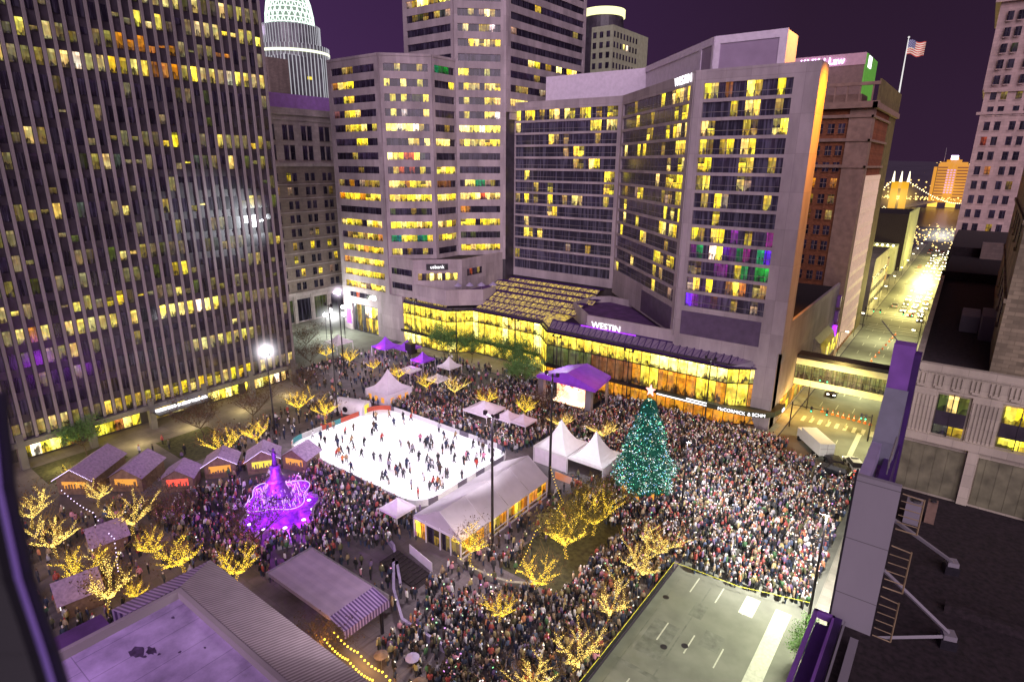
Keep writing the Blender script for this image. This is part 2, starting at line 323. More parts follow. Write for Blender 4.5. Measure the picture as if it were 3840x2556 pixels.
# streets
flat('street', [(-21.4, -60), (-6.5, -60), (-6.5, 470), (-21.4, 470)], .008, M_['asphalt'], 'straight street running from the square to the river')
flat('cross_street', [(-420, 88.5), (-21.4, 88.5), (-21.4, 102.5), (-420, 102.5)], .009, M_['asphalt'], 'street between the square and the hotel under the crowd')
flat('far_cross_street', [(-200, 209), (-21.4, 209), (-21.4, 221), (-200, 221)], .009, M_['asphalt'])
flat('side_street', [(-150, -60), (-121, -60), (-121, 400), (-150, 400)], .016, M_['asphalt'], 'street beside the office tower')
flat('plaza', [(-118, -60), (-21.6, -60), (-21.6, 88), (-118, 88)], .13, M_['pave'], 'paved square covered by the crowd', t=.12)
flat('sidewalk', [(-6.5, -60), (-2.2, -60), (-2.2, 205), (-6.5, 205)], .13, M_['walk'], t=.12)
flat('sidewalk', [(-118, 102.8), (-21.6, 102.8), (-21.6, 112), (-118, 112)], .13, M_['walk'], t=.12)
flat('sidewalk', [(-23.4, 112), (-21.6, 112), (-21.6, 207), (-23.4, 207)], .13, M_['walk'], t=.12)
flat('sidewalk', [(-26, 223), (-21.6, 223), (-21.6, 460), (-26, 460)], .13, M_['walk'], t=.12)
flat('sidewalk', [(-158, 60), (-150, 60), (-150, 400), (-158, 400)], .13, M_['walk'], t=.12)
mb = MB()
def mark(x0, x1, y0, y1, z=.013): mb.poly([(x0, y0, z), (x1, y0, z), (x1, y1, z), (x0, y1, z)])
for x in (-18.5, -15.6, -12.6):
    for y in list(np.arange(20, 62, 9.1)) + list(np.arange(108, 420, 9.1)): mark(x-.07, x+.07, y+2.2, y+5.2)
mark(-9.9, -8.3, 20, 61.8); mark(-13.1, -11.6, 58.7, 62, .018); mark(-10.3, -9.5, 101, 119)
for y in (203, 207.5, 222, 352): mark(-20.5, -7.5, y, y+.5); mark(-20.5, -7.5, y+2.6, y+3.1)
for i in range(9): mark(-20+i*1.45, -19.4+i*1.45, 118.5, 121.2)
mb.build('road_marking', M_['paint'], label='white lane dashes, crossings and a broad pale strip', kind='structure')
mb = MB()
for (x0, x1, y0, y1, z) in [(-19.9, -17.2, 47, 52.5, .0105), (-14.9, -12.9, 51.5, 54, .0105), (-17.3, -15.9, 55, 57.4, .0105), (-12.3, -10.3, 40, 47, .0105), (-21.1, -6.8, 44.6, 45.1, .0112), (-16.9, -16.75, 40, 61, .0116), (-20.4, -20.3, 38, 60, .0116)]: mb.poly([(x0, y0, z), (x1, y0, z), (x1, y1, z), (x0, y1, z)])
mb.build('asphalt_patch', mat('newer_asphalt', (.128, .133, .114), .85, var=.25, scale=1.5, detail=10), kind='structure')
mb = MB(); R2 = random.Random(3)
for i in range(5): 
    x, y = R2.uniform(-20.5, -8), R2.uniform(36, 60); mb.lathe(x, y, [(.014, .36), (.02, .34)], 14)
mb.build('manhole_cover', M_['black'], kind='structure')
# ================================================================== LEFT OFFICE TOWER
tw = thing('office_tower', 'dark office tower with close vertical metal fins filling the left side', 'building', (-113, 70, 0))
fr = Fr((-113, 70.6, 0), (0, -1), (1, 0)); mb = MB()
mb.prism([(-113.1, 70.6), (-150, 70.6), (-150, -20), (-113.1, -20)], 4.2, 116)
mb.build('wall', M_['darkband'], tw)
mb = MB(); mb.fbox(fr, 0, 90, 3.9, 4.8, -.1, .75); mb.fbox(fr, 0, 90, 4.0, 4.3, -3.3, -.1); mb.build('base_beam', M_['colm'], tw)
for k in range(57):
    a = .3+1.6*k; m1 = MB(); m1.fbox(fr, a-.21, a+.21, 4.7, 116, 0, .30); m1.build('mullion', M_['fin'], tw)
for k in range(9):
    a = 1.1+9.6*k; m1 = MB(); m1.fbox(fr, a-.5, a+.5, 0.13, 3.88, -.35, .78); m1.fbox(fr, a-.5, a+.5, 3.88, 6, .5, .8); m1.build('column', M_['colm'], tw)
wn = Wins(tw, M_['glass_n'])
def towtone(k, y):
    r = R.random()
    if k == 0: return ('o' if r < .35 else 'L') if 43 < y < 55 else ('W' if r < .3 else ('c' if r < .85 else 'd'))
    if k == -1: return ('o' if 45 < y < 55 or 61 < y < 64 else ('d' if r < .6 else ('c' if r < .68 else '.')))
    if k == -2: return ('c' if r < .8 else 'W') if y > 57 or 48 < y < 53 else ('d' if r < .3 else '.')
    if k == -3: return 'c' if r < .6 else 'd'
    if k == 11: return ('W' if 44 < y < 56 else ('c' if 24 < y < 44 and r < .7 else ('d' if r < .8 else 'o' if r < .85 else '.')))
    if k == 13: return 'c' if 50 < y < 62 else ('d' if r < .15 else '.')
    if k == 15: return 'L' if 34 < y < 60 else ('d' if r < .55 else 'c')
    if k == 14: return '.'
    p = {1: .35, 2: .2, 3: .6, 4: .5, 5: .25, 6: .5, 7: .35, 8: .6, 9: .65, 10: .55, 12: .4}.get(k, .5)
    return '.' if r > p else R.choice('dddddcgL' if k in (3, 4, 8, 9, 10) else 'dddgdc')
for k in range(-14, 16):
    zb = 60.3-3.68*k
    for c in range(56):
        a = 1.1+1.6*c; y = 70.6-a; h_ = R.choice((2.35, 2.35, 2.35, 1.5, 1.0)); ch = towtone(k, y); wn.ribbon(fr, a-.46, a+.46, zb+(0 if k in (0, -3, 11, 15, 13) else R.choice((0, 2.35-h_))), zb+(2.35 if k in (0, -3, 11, 15, 13) or ch == '.' else h_), ch, .05)
wn.finish()
mb = MB(); mc = MB()                                  # set-back shop fronts
fs = Fr((-116.3, 70, 0), (0, -1), (1, 0)); sw = Wins(tw, M_['glass'], 'shop_window')
for k, (a, b, ch) in enumerate([(0, 1.0, 'L'), (1.5, 9.5, 'WWLWLW'), (11, 19.3, 'WWWWLW'), (20.5, 28.8, 'gLgLlg'), (30, 38.5, 'LWoLWW'), (39.7, 48, 'oLWWWL'), (49.5, 57.5, 'ooLoLL'), (59, 67, 'LLoLLo')]):
    sw.ribbon(fs, a, b, .4, 3.9, ch, .05)
sw.finish(); mb.fbox(fs, -1, 88, .13, 3.2, -.3, 0); mb.build('shop_front', M_['darkband'], tw)
m1 = MB(); m1.fbox(fr, 20.3, 29.5, 3.35, 3.75, .9, 1.5); m1.build('entrance_sign', M_['wglow'], tw)
m1 = MB(); m1.fbox(fr, 20, 29.8, 3.1, 3.34, .78, 3.2); m1.build('entrance_canopy', M_['black'], tw)
# ================================================================== BANK BUILDING (octagonal faces, ribbon windows)
bk = thing('bank_building', 'mauve concrete bank tower with ribbon windows and chamfered corners', 'building', (-122, 110, 0))
mb = MB(); mb.prism([(-142.4, 107), (-122.3, 107), (-113.4, 115.9), (-113.4, 160), (-142.4, 160)], 0, 71.6); mb.prism([(-131.4, 124.4), (-113.5, 124.4), (-104, 133.9), (-104, 172.5), (-131.4, 172.5)], 71.5, 108)
mb.prism([(-113.6, 124.6), (-104, 133.9), (-104, 172.5), (-113.6, 172.5)], 0, 71.5); mb.build('core_wall', M_['darkband'], bk)
wn = Wins(bk, M_['glass'], 'ribbon_window'); cw = MB()
rowsA = [(70.1-3.46*k-1.72, 70.1-3.46*k) for k in range(17)]
PX = ['..ll....', 'oLLL....', '..LL....', 'r.LLL...', '..LLLL.L', '....LL..', '...l....', '....l...', 'l.o.llll', 'oLLLoLLL', '........', 'LLLL.LLL', '.lLLlLlo', 'LLLLoLLL', 'oLLLLLLL', 'LLLLWLLL', 'LLLLlLLL']
PD = ['..b...l.', 'b..W..b.', '.b.b.ggb', '.b.b...b', 'WWWWWWl.', '....LL.L', 'WLLRRLg.', '.LR.R.L.', 'LLLoLLLL', 'LLLLLLLL', 'g...l.g.', 'LLLLLLLL', 'GGLLLGGL', 'LL.l..L.', '........', '........', '........']
PY = ['GGG.', '...L', '....', '....', '..l.', 'LLL.', '....', 'LLLL', 'rrr.', 'LLLL', '....', 'LlLl', 'lLLl', '....', '....', '....', '....']
fX = Fr((-142.4, 107, 0), (1, 0), (0, -1)); fD = Fr((-122.3, 107, 0), (1, 1), (1, -1)); fY = Fr((-113.4, 115.9, 0), (0, 1), (1, 0))
ribbon_wall(cw, wn, fX, 20.1, 12.8, 71.8, rowsA, PX, 1.5, 1.6); ribbon_wall(cw, wn, fD, 12.6, 12.8, 71.8, rowsA[:15], PD, .9, .9); ribbon_wall(cw, wn, fY, 8.4, 12.8, 71.8, rowsA[:15], PY, .6, .5)
rowsT = [(84.1-3.46*k-1.72, 84.1-3.46*k) for k in range(-5, 19)]
PT = ['l.lL..bL', '........', 'lL......', 'bb.l.gl.', 'gggg....', '..b.lWl.', '.b..llb.', '..LLLLlL', '........', 'LL...b..', '.LLL.LLL', '.b...LLL', '.b...bLb', 'WWWWWWWW', 'lWLLWLLL', '........', '........', '.LWGGll.', 'LLLWRLLL', 'oo......', 'LLL.LLLL', 'g.g.....', 'LLLLLLLL', 'l......l']
fT = Fr((-113.4, 124.4, 0), (1, 1), (1, -1)); fTY = Fr((-104, 133.8, 0), (0, 1), (1, 0)); fTX = Fr((-131.4, 124.4, 0), (1, 0), (0, -1))
ribbon_wall(cw, wn, fT, 13.3, 21, 108, rowsT, PT, .9, 1.5)
PTY = [rnd_pat(13, .12) for _ in range(4)]+['...........l.', 'l............', '.............', '...LL.l.W.LL.', '....l......ll', '.ll..lloLoll.', 'LLL..LL.LLLl.', '.............']
ribbon_wall(cw, wn, fTY, 38.7, 60, 108, rowsT[1:13], PTY, 1.5, 1.2)
PTX = ['gg..', 'g.g.', '...l', 'LlL.', 'llWW', '.lgl', '....', '....', '....']
ribbon_wall(cw, wn, fTX, 18, 71.8, 108, rowsT[:9], [q+q for q in PTX], 1.3, .8)
cw.fbox(fX, 0, 20.1, 71.8, 72.4, -.6, .5); cw.fbox(fD, 0, 12.6, 71.8, 72.4, -.6, .5); cw.fbox(fY, 0, 8.4, 71.8, 72.4, -.6, .5)
# base storeys of the left face
cw.fbox(fX, 0, 3.5, .1, 12.8, 0, .42); cw.fbox(fX, 14.6, 24.9, .1, 12.8, -1, .42); cw.fbox(fX, 3.5, 14.6, 8.2, 12.8, 0, .42)
wn.finish(); cw.build('wall', M_['conc'], bk)
sw = Wins(bk, M_['glass'], 'lobby_window'); sw.ribbon(fX, 4.5, 8.5, .4, 8, 'gllg'); sw.ribbon(fX, 9, 14.4, 4.8, 7.8, 'WWWW'); sw.ribbon(fX, 9, 14.4, .4, 4.5, 'lLlL'); sw.ribbon(fX, 3.4, 14.4, 10.2, 11.6, '..R.....', .5); sw.finish()
m1 = MB(); m1.fbox(fX, 1.3, 3, 2, 6.2, .5, .7); m1.build('wall_banner', M_['pglow'], bk)
# podium with terrace
pd = thing('bank_podium', 'low angular mauve podium with terrace joining bank and glass atrium', 'building', (-108, 115, 0))
mb = MB(); mb.prism([(-122.3, 106.9), (-113.2, 106.9), (-104.3, 115.8), (-104.3, 133), (-122, 133)], 12.8, 22.3, 0, 1)
mb.prism([(-113.1, 107.05), (-101.8, 107.05), (-95.3, 113.6), (-95.3, 118), (-104.3, 127), (-113, 120)], 13.0, 14.6, 0, 2)
fa = Fr((-122.3, 106.9, 0), (1, 0), (0, -1)); fb = Fr((-113.2, 106.9, 0), (1, 1), (1, -1)); fc = Fr((-104.3, 115.8, 0), (0, 1), (1, 0))
for f, w in ((fa, 9.1), (fb, 12.6), (fc, 17)):
    mb.fbox(f, 0, w, 22.3, 23, -.4, .05)
for f, w in ((Fr((-113, 107, 0), (1, 0), (0, -1)), 11.3), (Fr((-101.7, 107, 0), (1, 1), (1, -1)), 9.2), (Fr((-95.2, 113.5, 0), (0, 1), (1, 0)), 5)): mb.fbox(f, 0, w, 12.6, 16.6, -.35, .06)
mb.build('wall', [M_['conc'], M_['roofd'], M_['roofp']], pd)
sw = Wins(pd, M_['glass'], 'ribbon_window'); sw.ribbon(fa, 1, 8.6, 18.6, 20.2, '.g......'); sw.ribbon(fa, 1, 8.6, 14.8, 16.4, '........'); sw.ribbon(fb, 1.2, 11.4, 17.6, 19.4, 'l.lWlW.WlW', .06); sw.ribbon(fc, 2, 8, 18.4, 20.2, '.R..l.', .06); sw.finish()
m1 = MB(); m1.fbox(fb, 3.4, 9, 20.3, 21.9, .06, .2); m1.build('sign_board', M_['black'], pd); text('usbank', 1.3, fb, 6.2, 20.7, .26, M_['wglow'], pd)
for i in range(4):
    u = thing('terrace_umbrella', 'pale closed-up umbrella on the purple podium terrace, one of four in a row', 'umbrella', (-103.6+i*2.1, 113.4+i*2.2, 14.6), 'umbrellas on the purple podium terrace')
    m1 = MB(); x, y, _ = u.location; m1.lathe(x, y, [(16.4, 1.1), (16.7, .9), (17.3, .05)], 8); m1.build('canopy', M_['lav'], u); m1 = MB(); m1.tube([(x, y, 14.6), (x, y, 16.5)], .05); m1.build('pole', M_['steel'], u)
# ================================================================== HOTEL
ho = thing('hotel_building', 'tall folded mauve hotel with long rows of glazed guest rooms', 'building', (-43, 112, 0))
mb = MB(); mb.prism([(-105, 138.3), (-71.7, 138.3), (-42.9, 109.6), (-23.6, 109.6), (-23.6, 114.6), (-28, 114.6), (-28, 126), (-42, 126), (-66, 150), (-105, 150)], 12, 62.2); mb.build('core_wall', M_['darkband'], ho)
F1 = Fr((-43, 109.5, 0), (1, 0), (0, -1)); F2 = Fr((-71.7, 138.2, 0), (1, -1), (-1, -1)); F3 = Fr((-105, 138.2, 0), (1, 0), (0, -1)); F4 = Fr((-23.5, 109.5, 0), (0, 1), (1, 0))
wn = Wins(ho, M_['glass_h'], 'window_row'); cw = MB()
rh = [(60.4-3.06*k-2.5, 60.4-3.06*k) for k in range(13)]
P1 = ['LL.r..WL..L.', '....L.LL..l.', 'LL....Ll..LW', 'Ll.lL.LL....', 'LL....LL..l.', 'lL....Ll....', '.l.Ll.....L.', '...L........', 'Ll.WL.P.l..P', 'PG.WWPPGP.GP', 'll..PP.LG.GG', 'lL.L..oWo.ll', 'PP..r..l..l.']
ribbon_wall(cw, wn, F1, 19.5, 15, 62.5, rh, P1, 1.6, 3.4, .45)
P3 = ['L.LL.l.LL.LL.LL.l.Ll', 'L..............LL.LL', '.......Ll.l.....l...', '..........l.LL......', '............ll.LL...', '..L...............LL', '....l..L..........LL', 'l.L.l..L..l.LL....L.', '.......LL...........', '..L.................', '..LL.L..............', '...........l...l....', 'l...................']
ribbon_wall(cw, wn, F3, 33.3, 16, 62.5, rh+[(20.7-2.4, 20.7)], P3+['....................'], 1.2, 1.2, .45)
P2 = [rnd_pat(14, .30 if k == 0 else .13, .3)+rnd_pat(6, .5, .35)+('L' if k < 8 else '.') for k in range(13)]
ribbon_wall(cw, wn, F2, 40.6, 15, 62.5, rh, P2, 1.2, 1.4, .45)
cw.fbox(F1, 0, 19.5, 62.2, 62.6, -.5, .47); cw.fbox(F2, 0, 40.6, 62.2, 62.55, -.5, .47); cw.fbox(F3, 0, 33.3, 62.2, 62.55, -.5, .47)
cw.fbox(F4, -.45, 5.1, 15, 62.6, 0, .4)
cw.fbox(F1, 0, 15.9, 12.2, 14.98, 0, .46); cw.fbox(F1, 15.9, 19.5, 3.2, 15, -2.5, .46)           # band and corner pier
cw.hexa([F1.pt(17.2, .1, .46), F1.pt(19.5, .1, .46), F1.pt(19.5, .1, -3), F1.pt(17.2, .1, -3), F1.pt(15.9, 3.2, .46), F1.pt(19.5, 3.2, .46), F1.pt(19.5, 3.2, -3), F1.pt(15.9, 3.2, -3)])
wn.finish(); cw.build('wall', M_['conc_w'], ho)
m1 = MB(); m1.fbox(F1, 1.2, 16, 15.6, 20.2, .46, .5); m1.fbox(F2, 22, 39.4, 15.4, 20.2, .46, .5); m1.build('louvre_panel', mat('dark_purple_louvres', (.10, .065, .13), .6, var=.2), ho)
for z in (20.7,): pass
# balcony rails across the room windows
m1 = MB()
for (zb, zt) in rh:
    m1.fbox(F1, 1.6, 16.1, zb+.85, zb+.93, .06, .12); m1.fbox(F2, 1.2, 39.2, zb+.85, zb+.93, .06, .12); m1.fbox(F3, 1.2, 32.1, zb+.85, zb+.93, .06, .12)
m1.build('window_rail', M_['fin'], ho)
# roof house
mb = MB(); pf = [(-43.4, 118), (-30.9, 118), (-30.9, 124.6), (-43.6, 124.6), (-66, 147), (-98, 147), (-98, 143.6), (-69, 143.6)]
mb.prism(pf, 62.3, 69.1); fp = Fr((-43.4, 118, 0), (1, 0), (0, -1)); fq = Fr((-69, 143.6, 0), (1, -1), (-1, -1))
mb.fbox(fp, 0, 12.5, 68, 69.3, 0, .25); mb.fbox(fp, 0, 1, 62.4, 68, 0, .25); mb.fbox(fp, 11.2, 12.5, 62.4, 68, 0, .25)
mb.fbox(fq, 0, 36.2, 68, 69.3, 0, .25); mb.fbox(fq, 30, 31, 62.4, 68, 0, .25); mb.fbox(fq, 35.4, 36.2, 62.4, 68, 0, .25)
mb.build('roof_house', M_['vinyl'], ho)
m1 = MB(); m1.fbox(fp, 1, 11.2, 62.6, 67.9, .02, .1); m1.fbox(fq, 31, 35.4, 62.6, 67.9, .02, .1); m1.build('roof_louvre', mat('lilac_louvre', (.36, .27, .40), .6, var=.1, scale=.4), ho)
text('WESTIN', 2.1, F2, 36.2, 60.9, .7, M_['wglow'], ho)
# low wing along the street
lw = thing('hotel_street_wing', 'long low blank hotel wing facing the side street', 'building', (-23.5, 140, 0))
mb = MB(); mb.prism([(-23.5, 114.7), (-23.5, 164), (-45, 164), (-45, 126), (-28, 126), (-28, 114.7)], 0, 18.4, 0, 1); fw = Fr((-23.5, 109.5, 0), (0, 1), (1, 0)); mb.fbox(fw, 5.2, 54.5, 18.4, 19.5, -.5, 0); mb.prism([(-23.5, 109.6), (-23.5, 114.7), (-26, 114.7), (-26, 109.6)], 0, 14.9)
mb.build('wall', [M_['conc_w'], M_['roofd']], lw)
m1 = MB(); m1.fbox(fw, 31, 46, 5.4, 5.9, 0, 2.4); m1.hexa([fw.pt(31, 5.9, 2.4), fw.pt(46, 5.9, 2.4), fw.pt(46, 5.9, .05), fw.pt(31, 5.9, .05), fw.pt(31, 9.6, 1.4), fw.pt(46, 9.6, 1.4), fw.pt(46, 10.8, .05), fw.pt(31, 10.8, .05)]); m1.build('glass_canopy', M_['steel'], lw)
sw = Wins(lw, M_['glass'], 'canopy_window'); f5 = Fr((-21.05, 109.5, 0), (0, 1), (1, 0)); sw.ribbon(f5, 31.3, 45.7, 6, 9.3, 'lLLlLLlLlL', .06); sw.ribbon(fw, 6, 30, .6, 4.2, 'ooLooLoLoo', .06); sw.ribbon(fw, 33, 50, .6, 4.2, 'lLlLLlLl', .06); sw.finish()
for y, ch in ((52.5, 0), (52.5, 1), (52.5, 2)):
    m1 = MB(); m1.fbox(fw, y, y+1.6, 6.2+ch*3.8, 9+ch*3.8, .1, .9); m1.build('banner', M_['pglow'] if ch == 0 else M_['purpleglow'], lw)
# ------------------------------------------------------------------ glass atrium along the square
at = thing('glass_atrium', 'long yellow-lit glass atrium with stepped skylights below the hotel', 'building', (-75, 108, 0))
seg = [(-118.4, 107), (-101.8, 107), (-97.1, 111.7), (-76.3, 111.7), (-71.2, 106.9), (-31.2, 106.9), (-26.2, 110.2)]
frs = []
for a, b in zip(seg[:-1], seg[1:]):
    d = (b[0]-a[0], b[1]-a[1]); l = math.hypot(*d); frs.append((Fr(a, d, (d[1], -d[0])), l))
wn = Wins(at, M_['glass_a'], 'glass_bay'); wn.flat = True; fm = MB()
TOPZ = 11.4
pats = ['LLLLLLLL', 'LLLLLLLL', 'WLLLLLLL', 'LLLLLLLL']
for i, (f, l) in enumerate(frs):
    n = max(2, round(l/1.9)); w = l/n
    for k in range(n):
        for (z0, z1, prob) in ((.4, 3.1, 0), (4.0, 8.4, 1), (8.5, 11.2, 2)):
            u = (k+.5)/n
            if i in (2, 3) and prob > 0: ch = 'L' if (k % 5) else 'W'
            elif prob == 0: ch = 'W' if i < 2 and u < .5 else ('L' if i < 4 else 'o')
            elif prob == 1: ch = 'L' if i < 2 else ('g' if i == 4 and u < .3 else ('r' if i == 4 and u < .52 else ('o' if (k // 2) % 3 else 'L')))
            else: ch = 'L' if i < 4 or u < .6 else 'W'
            wn.ribbon(f, k*w+.06, (k+1)*w-.06, z0, z1, ch*2 if False else ch, .02)
        fm.fbox(f, k*w-.045, k*w+.045, .13, 11.3, 0, .12)
    for z in (3.3, 8.4, 11.2): fm.fbox(f, 0, l, z-.07, z+.1, 0, .22)
    fm.fbox(f, 0, l, 3.3, 4.0, .0, .5)
wn.finish(); fm.build('frame', M_['black'], at)
m1 = MB(); 
for (f, l) in frs: m1.fbox(f, 0, l, .13, 12, -.6, -.02)
m1.build('inner_wall', M_['darkband'], at)
# space-frame eaves strip and sawtooth skylights: pale glass over yellow light, dark triangulated bars
sky, nt, p, N, L = nodes('skylight_glass'); p.inputs['Base Color'].default_value = (.10, .06, .14, 1); p.inputs['Roughness'].default_value = .3
g = N.new('ShaderNodeNewGeometry'); nz = N.new('ShaderNodeTexNoise'); nz.inputs['Scale'].default_value = 1.1; nz.inputs['Detail'].default_value = 8; nz.inputs['Roughness'].default_value = .75; L.new(g.outputs['Position'], nz.inputs['Vector'])
cr = N.new('ShaderNodeValToRGB'); cr.color_ramp.elements[0].position = .40; cr.color_ramp.elements[0].color = (.05, .025, .04, 1); cr.color_ramp.elements[1].position = .60; cr.color_ramp.elements[1].color = (.75, .54, .05, 1); L.new(nz.outputs[0], cr.inputs[0]); L.new(cr.outputs[0], p.inputs['Emission Color']); p.inputs['Emission Strength'].default_value = 1.15; sky.cycles.emission_sampling = 'NONE'
sg = MB(); bar = MB(); dkr = MB()
def skyslab(p0, p1, p2, p3, nu, nv, dark=False):       # a sloping triangulated skylight between four corners
    P = [Vector(q) for q in (p0, p1, p2, p3)]; (dkr if dark else sg).poly(P)
    def at2(u, v): return (P[0]*(1-u)+P[1]*u)*(1-v)+(P[3]*(1-u)+P[2]*u)*v+Vector((0, 0, .12))
    for i in range(nu+1): bar.tube([at2(i/nu, 0), at2(i/nu, 1)], .1, 4)
    for j in range(nv+1): bar.tube([at2(0, j/nv), at2(1, j/nv)], .16, 4)
    for i in range(nu):
        for j in range(nv): bar.tube([at2((i+(j % 2))/nu, j/nv), at2((i+1-(j % 2))/nu, (j+1)/nv)], .06, 4)
skyslab((-117.5, 107, 11.3), (-101.9, 107, 11.3), (-102.8, 108.8, 13), (-117.5, 108.8, 13), 12, 1)
EV = MB(); SG0 = sg; sg = EV; skyslab((-71.0, 106.8, 11.4), (-31.4, 106.8, 11.4), (-31.4, 109.35, 13.3), (-71.4, 109.35, 13.3), 28, 1); skyslab((-31.4, 106.8, 11.4), (-26.3, 109.4, 11.4), (-27, 109.4, 13), (-31.4, 109.35, 13.3), 4, 1); sg = SG0
ev = mat('violet_grey_eave_glass', (.20, .15, .24), .35, c2=(.10, .09, .10), var=.3, scale=.5, em=(.30, .16, .32), es=.22); EV.build('eave_glass', ev, at)
skyslab((-97.1, 111.7, 11.4), (-76.3, 111.7, 11.4), (-73.5, 114.6, 13.6), (-95.2, 114.6, 13.6), 14, 2)
sg.poly([(-76.3, 111.7, 11.42), (-71.2, 107, 11.42), (-71.2, 118, 12.6), (-73.5, 118, 13.4), (-76.3, 114.6, 13.5)])
for k in range(4):
    y0 = 114.8+k*5.9; x1 = -73-k*.5 if k > 1 else -69; x0 = -95 if k < 2 else -104
    skyslab((x0, y0, 13.5), (x1, y0, 13.5), (x1, y0+3.9, 15.3), (x0, y0+3.9, 15.3), 16, 2)
    skyslab((x0, y0+3.95, 15.3), (x1, y0+3.95, 15.3), (x1, y0+5.8, 15.1), (x0, y0+5.8, 15.1), 16, 1, True)
sg.build('skylight', sky, at); dkr.build('skylight_back', M_['purpledark'], at); bar.build('skylight_frame', M_['purpledark'], at)
# polygonal parapet bay with the hotel name
mb = MB(); pb = [(-62.6, 109.4), (-43, 109.4), (-43, 110.2), (-60, 128), (-68, 130), (-71.5, 126), (-71.5, 118)]
mb.prism(pb, 12.5, 14.4, 0, 1)
for a, b in zip(pb, pb[1:]+pb[:1]):
    d = Vector((b[0]-a[0], b[1]-a[1])); f = Fr(a, d, (d.y, -d.x)); mb.fbox(f, 0, d.length, 12.4, 15.9, -.4, .03)
mb.build('parapet_bay', [M_['conc_w'], M_['roofp']], at)
fs_ = Fr((-71.5, 118, 0), (8.9, -8.6), (-8.6, -8.9)); text('WESTIN', 1.9, Fr((-62.6, 109.4, 0), (1, 0), (0, -1)), 4.6, 13.4, .12, M_['wglow'], at)
m1 = MB(); m1.fbox(Fr((-64, 109.35, 0), (1, 0), (0, -1)), 0, 13, 13.35, 13.5, -.3, .25); m1.build('light_strip', M_['pglow'], at)
# restaurant canopy, curved round the corner pier
cn = thing('restaurant_canopy', 'curved dark canopy with white lettering wrapping the hotel corner pier', 'canopy', (-26, 107, 0))
arc = [(-44, 105.6), (-36, 105.5), (-31, 105.4), (-27, 105.8), (-24, 106.9), (-22.6, 108.6), (-22.1, 111), (-22.1, 114)]
mb = MB()
for a, b in zip(arc[:-1], arc[1:]):
    d = Vector((b[0]-a[0], b[1]-a[1])); f = Fr(a, d, (d.y, -d.x)); mb.fbox(f, 0, d.length, 3.3, 4.3, -.35, 0)
mb.prism([(x, y+.05) for x, y in arc]+[(-23.4, 114), (-26, 109), (-44, 107)], 3.9, 4.1); mb.build('fascia', mat('dark_green_fascia', (.05, .055, .035), .5, var=.2), cn)
f = Fr((-30.8, 105.4, 0), (3.8, .4), (.4, -3.8)); text("McCORMICK", .85, Fr((-31, 105.4, 0), (4, .4), (.4, -4)), 1.6, 3.5, .1, M_['wglow'], cn); text("& SCHM", .85, Fr((-27, 105.8, 0), (3, 1.1), (1.1, -3)), 1.9, 3.5, .1, M_['wglow'], cn, ); text("ICK'S", .7, Fr((-22.1, 111, 0), (0, 1), (1, 0)), 1.2, 3.5, .1, M_['wglow'], cn)
m1 = MB(); m1.fbox(Fr((-44, 105.6, 0), (1, 0), (0, -1)), 0, 11.5, 3.5, 3.75, .08, .14); m1.fbox(Fr((-44, 105.6, 0), (1, 0), (0, -1)), 6, 12.6, 4.0, 4.25, .08, .14); m1.build('light_strip', M_['wglow'], cn)
# ================================================================== SKYWALK
sk = thing('skywalk', 'enclosed glass pedestrian bridge with pale bands across the street', 'bridge', (-13, 125, 5))
mb = MB(); mb.box(-23.4, -2, 125, 128.5, 10.3, 11.0, 1); mb.box(-23.4, -2, 124.9, 125.1, 9.1, 10.3, 0); mb.box(-23.4, -2, 124.9, 128.5, 4.9, 6.1, 0); mb.box(-23.4, -2, 128.3, 128.5, 9.1, 10.3, 0)
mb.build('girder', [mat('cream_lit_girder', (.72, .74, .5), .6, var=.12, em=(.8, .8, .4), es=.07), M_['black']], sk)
m1 = MB(); m1.fquad(Fr((-23.4, 125.05, 0), (1, 0), (0, -1)), 0, 21.4, 6.1, 9.1, 0, 0, (.20, .22, .06)); m1.build('glass', M_['glass'], sk)
m1 = MB()
for i in range(15): m1.box(-23+i*1.5, -22.93+i*1.5, 124.93, 125, 6.1, 9.1)
m1.box(-23.4, -2, 124.94, 125, 7.5, 7.58); m1.build('mullions', M_['black'], sk)
# ================================================================== OLD BUILDINGS
ob = thing('stone_office_block', 'old stone and brick block with cornice between tower and bank', 'building', (-158, 120, 0))
mb = MB(); mb.box(-200, -158, 88, 170, 0, 60.6, 0); fo = Fr((-158, 88, 0), (0, 1), (1, 0)); fo2 = Fr((-157.8, 88, 0), (0, 1), (1, 0))
mb.fbox(fo, -.5, 82, 59.4, 61.2, -.5, 1.3, 2); mb.fbox(fo, -.3, 82, 45.6, 46.6, 0, .7, 2); mb.fbox(fo, 0, 82, 58, 59.4, 0, .6, 2); mb.fbox(fo, 0, 82, 8.4, 9.4, 0, .8, 2); mb.fbox(fo, 0, 82, 46.6, 58, 0, .2, 2); mb.fbox(fo, 0, 82, 0, 8.4, 0, .15, 2)
for k in range(8): mb.fbox(fo, 0, 82, 12.9+k*3.95, 13.15+k*3.95, 0, .22, 2)
for k in range(14): mb.fbox(fo, k*6, k*6+1, .1, 8.4, .15, .6, 2)
wn = Wins(ob, M_['glass_n'])
for c in range(13):
    for dx in (2.2, 4.2):
        for r_ in range(9): punched(wn, mb, fo, [c*6+dx+.3], [10+r_*3.95], 1.3, 2.2, .2, dim=.5)
        for z in (47.4, 52.8): punched(wn, mb, fo2, [c*6+dx+.3], [z], 1.5, 3.9, .0)
    wn.ribbon(fo, c*6+1.2, c*6+5.8, .5, 7.2, R.choice(['g', '.', 'l']), .2)
wn.finish(); mb.build('wall', [M_['stone_d'], M_['black'], M_['stone']], ob)
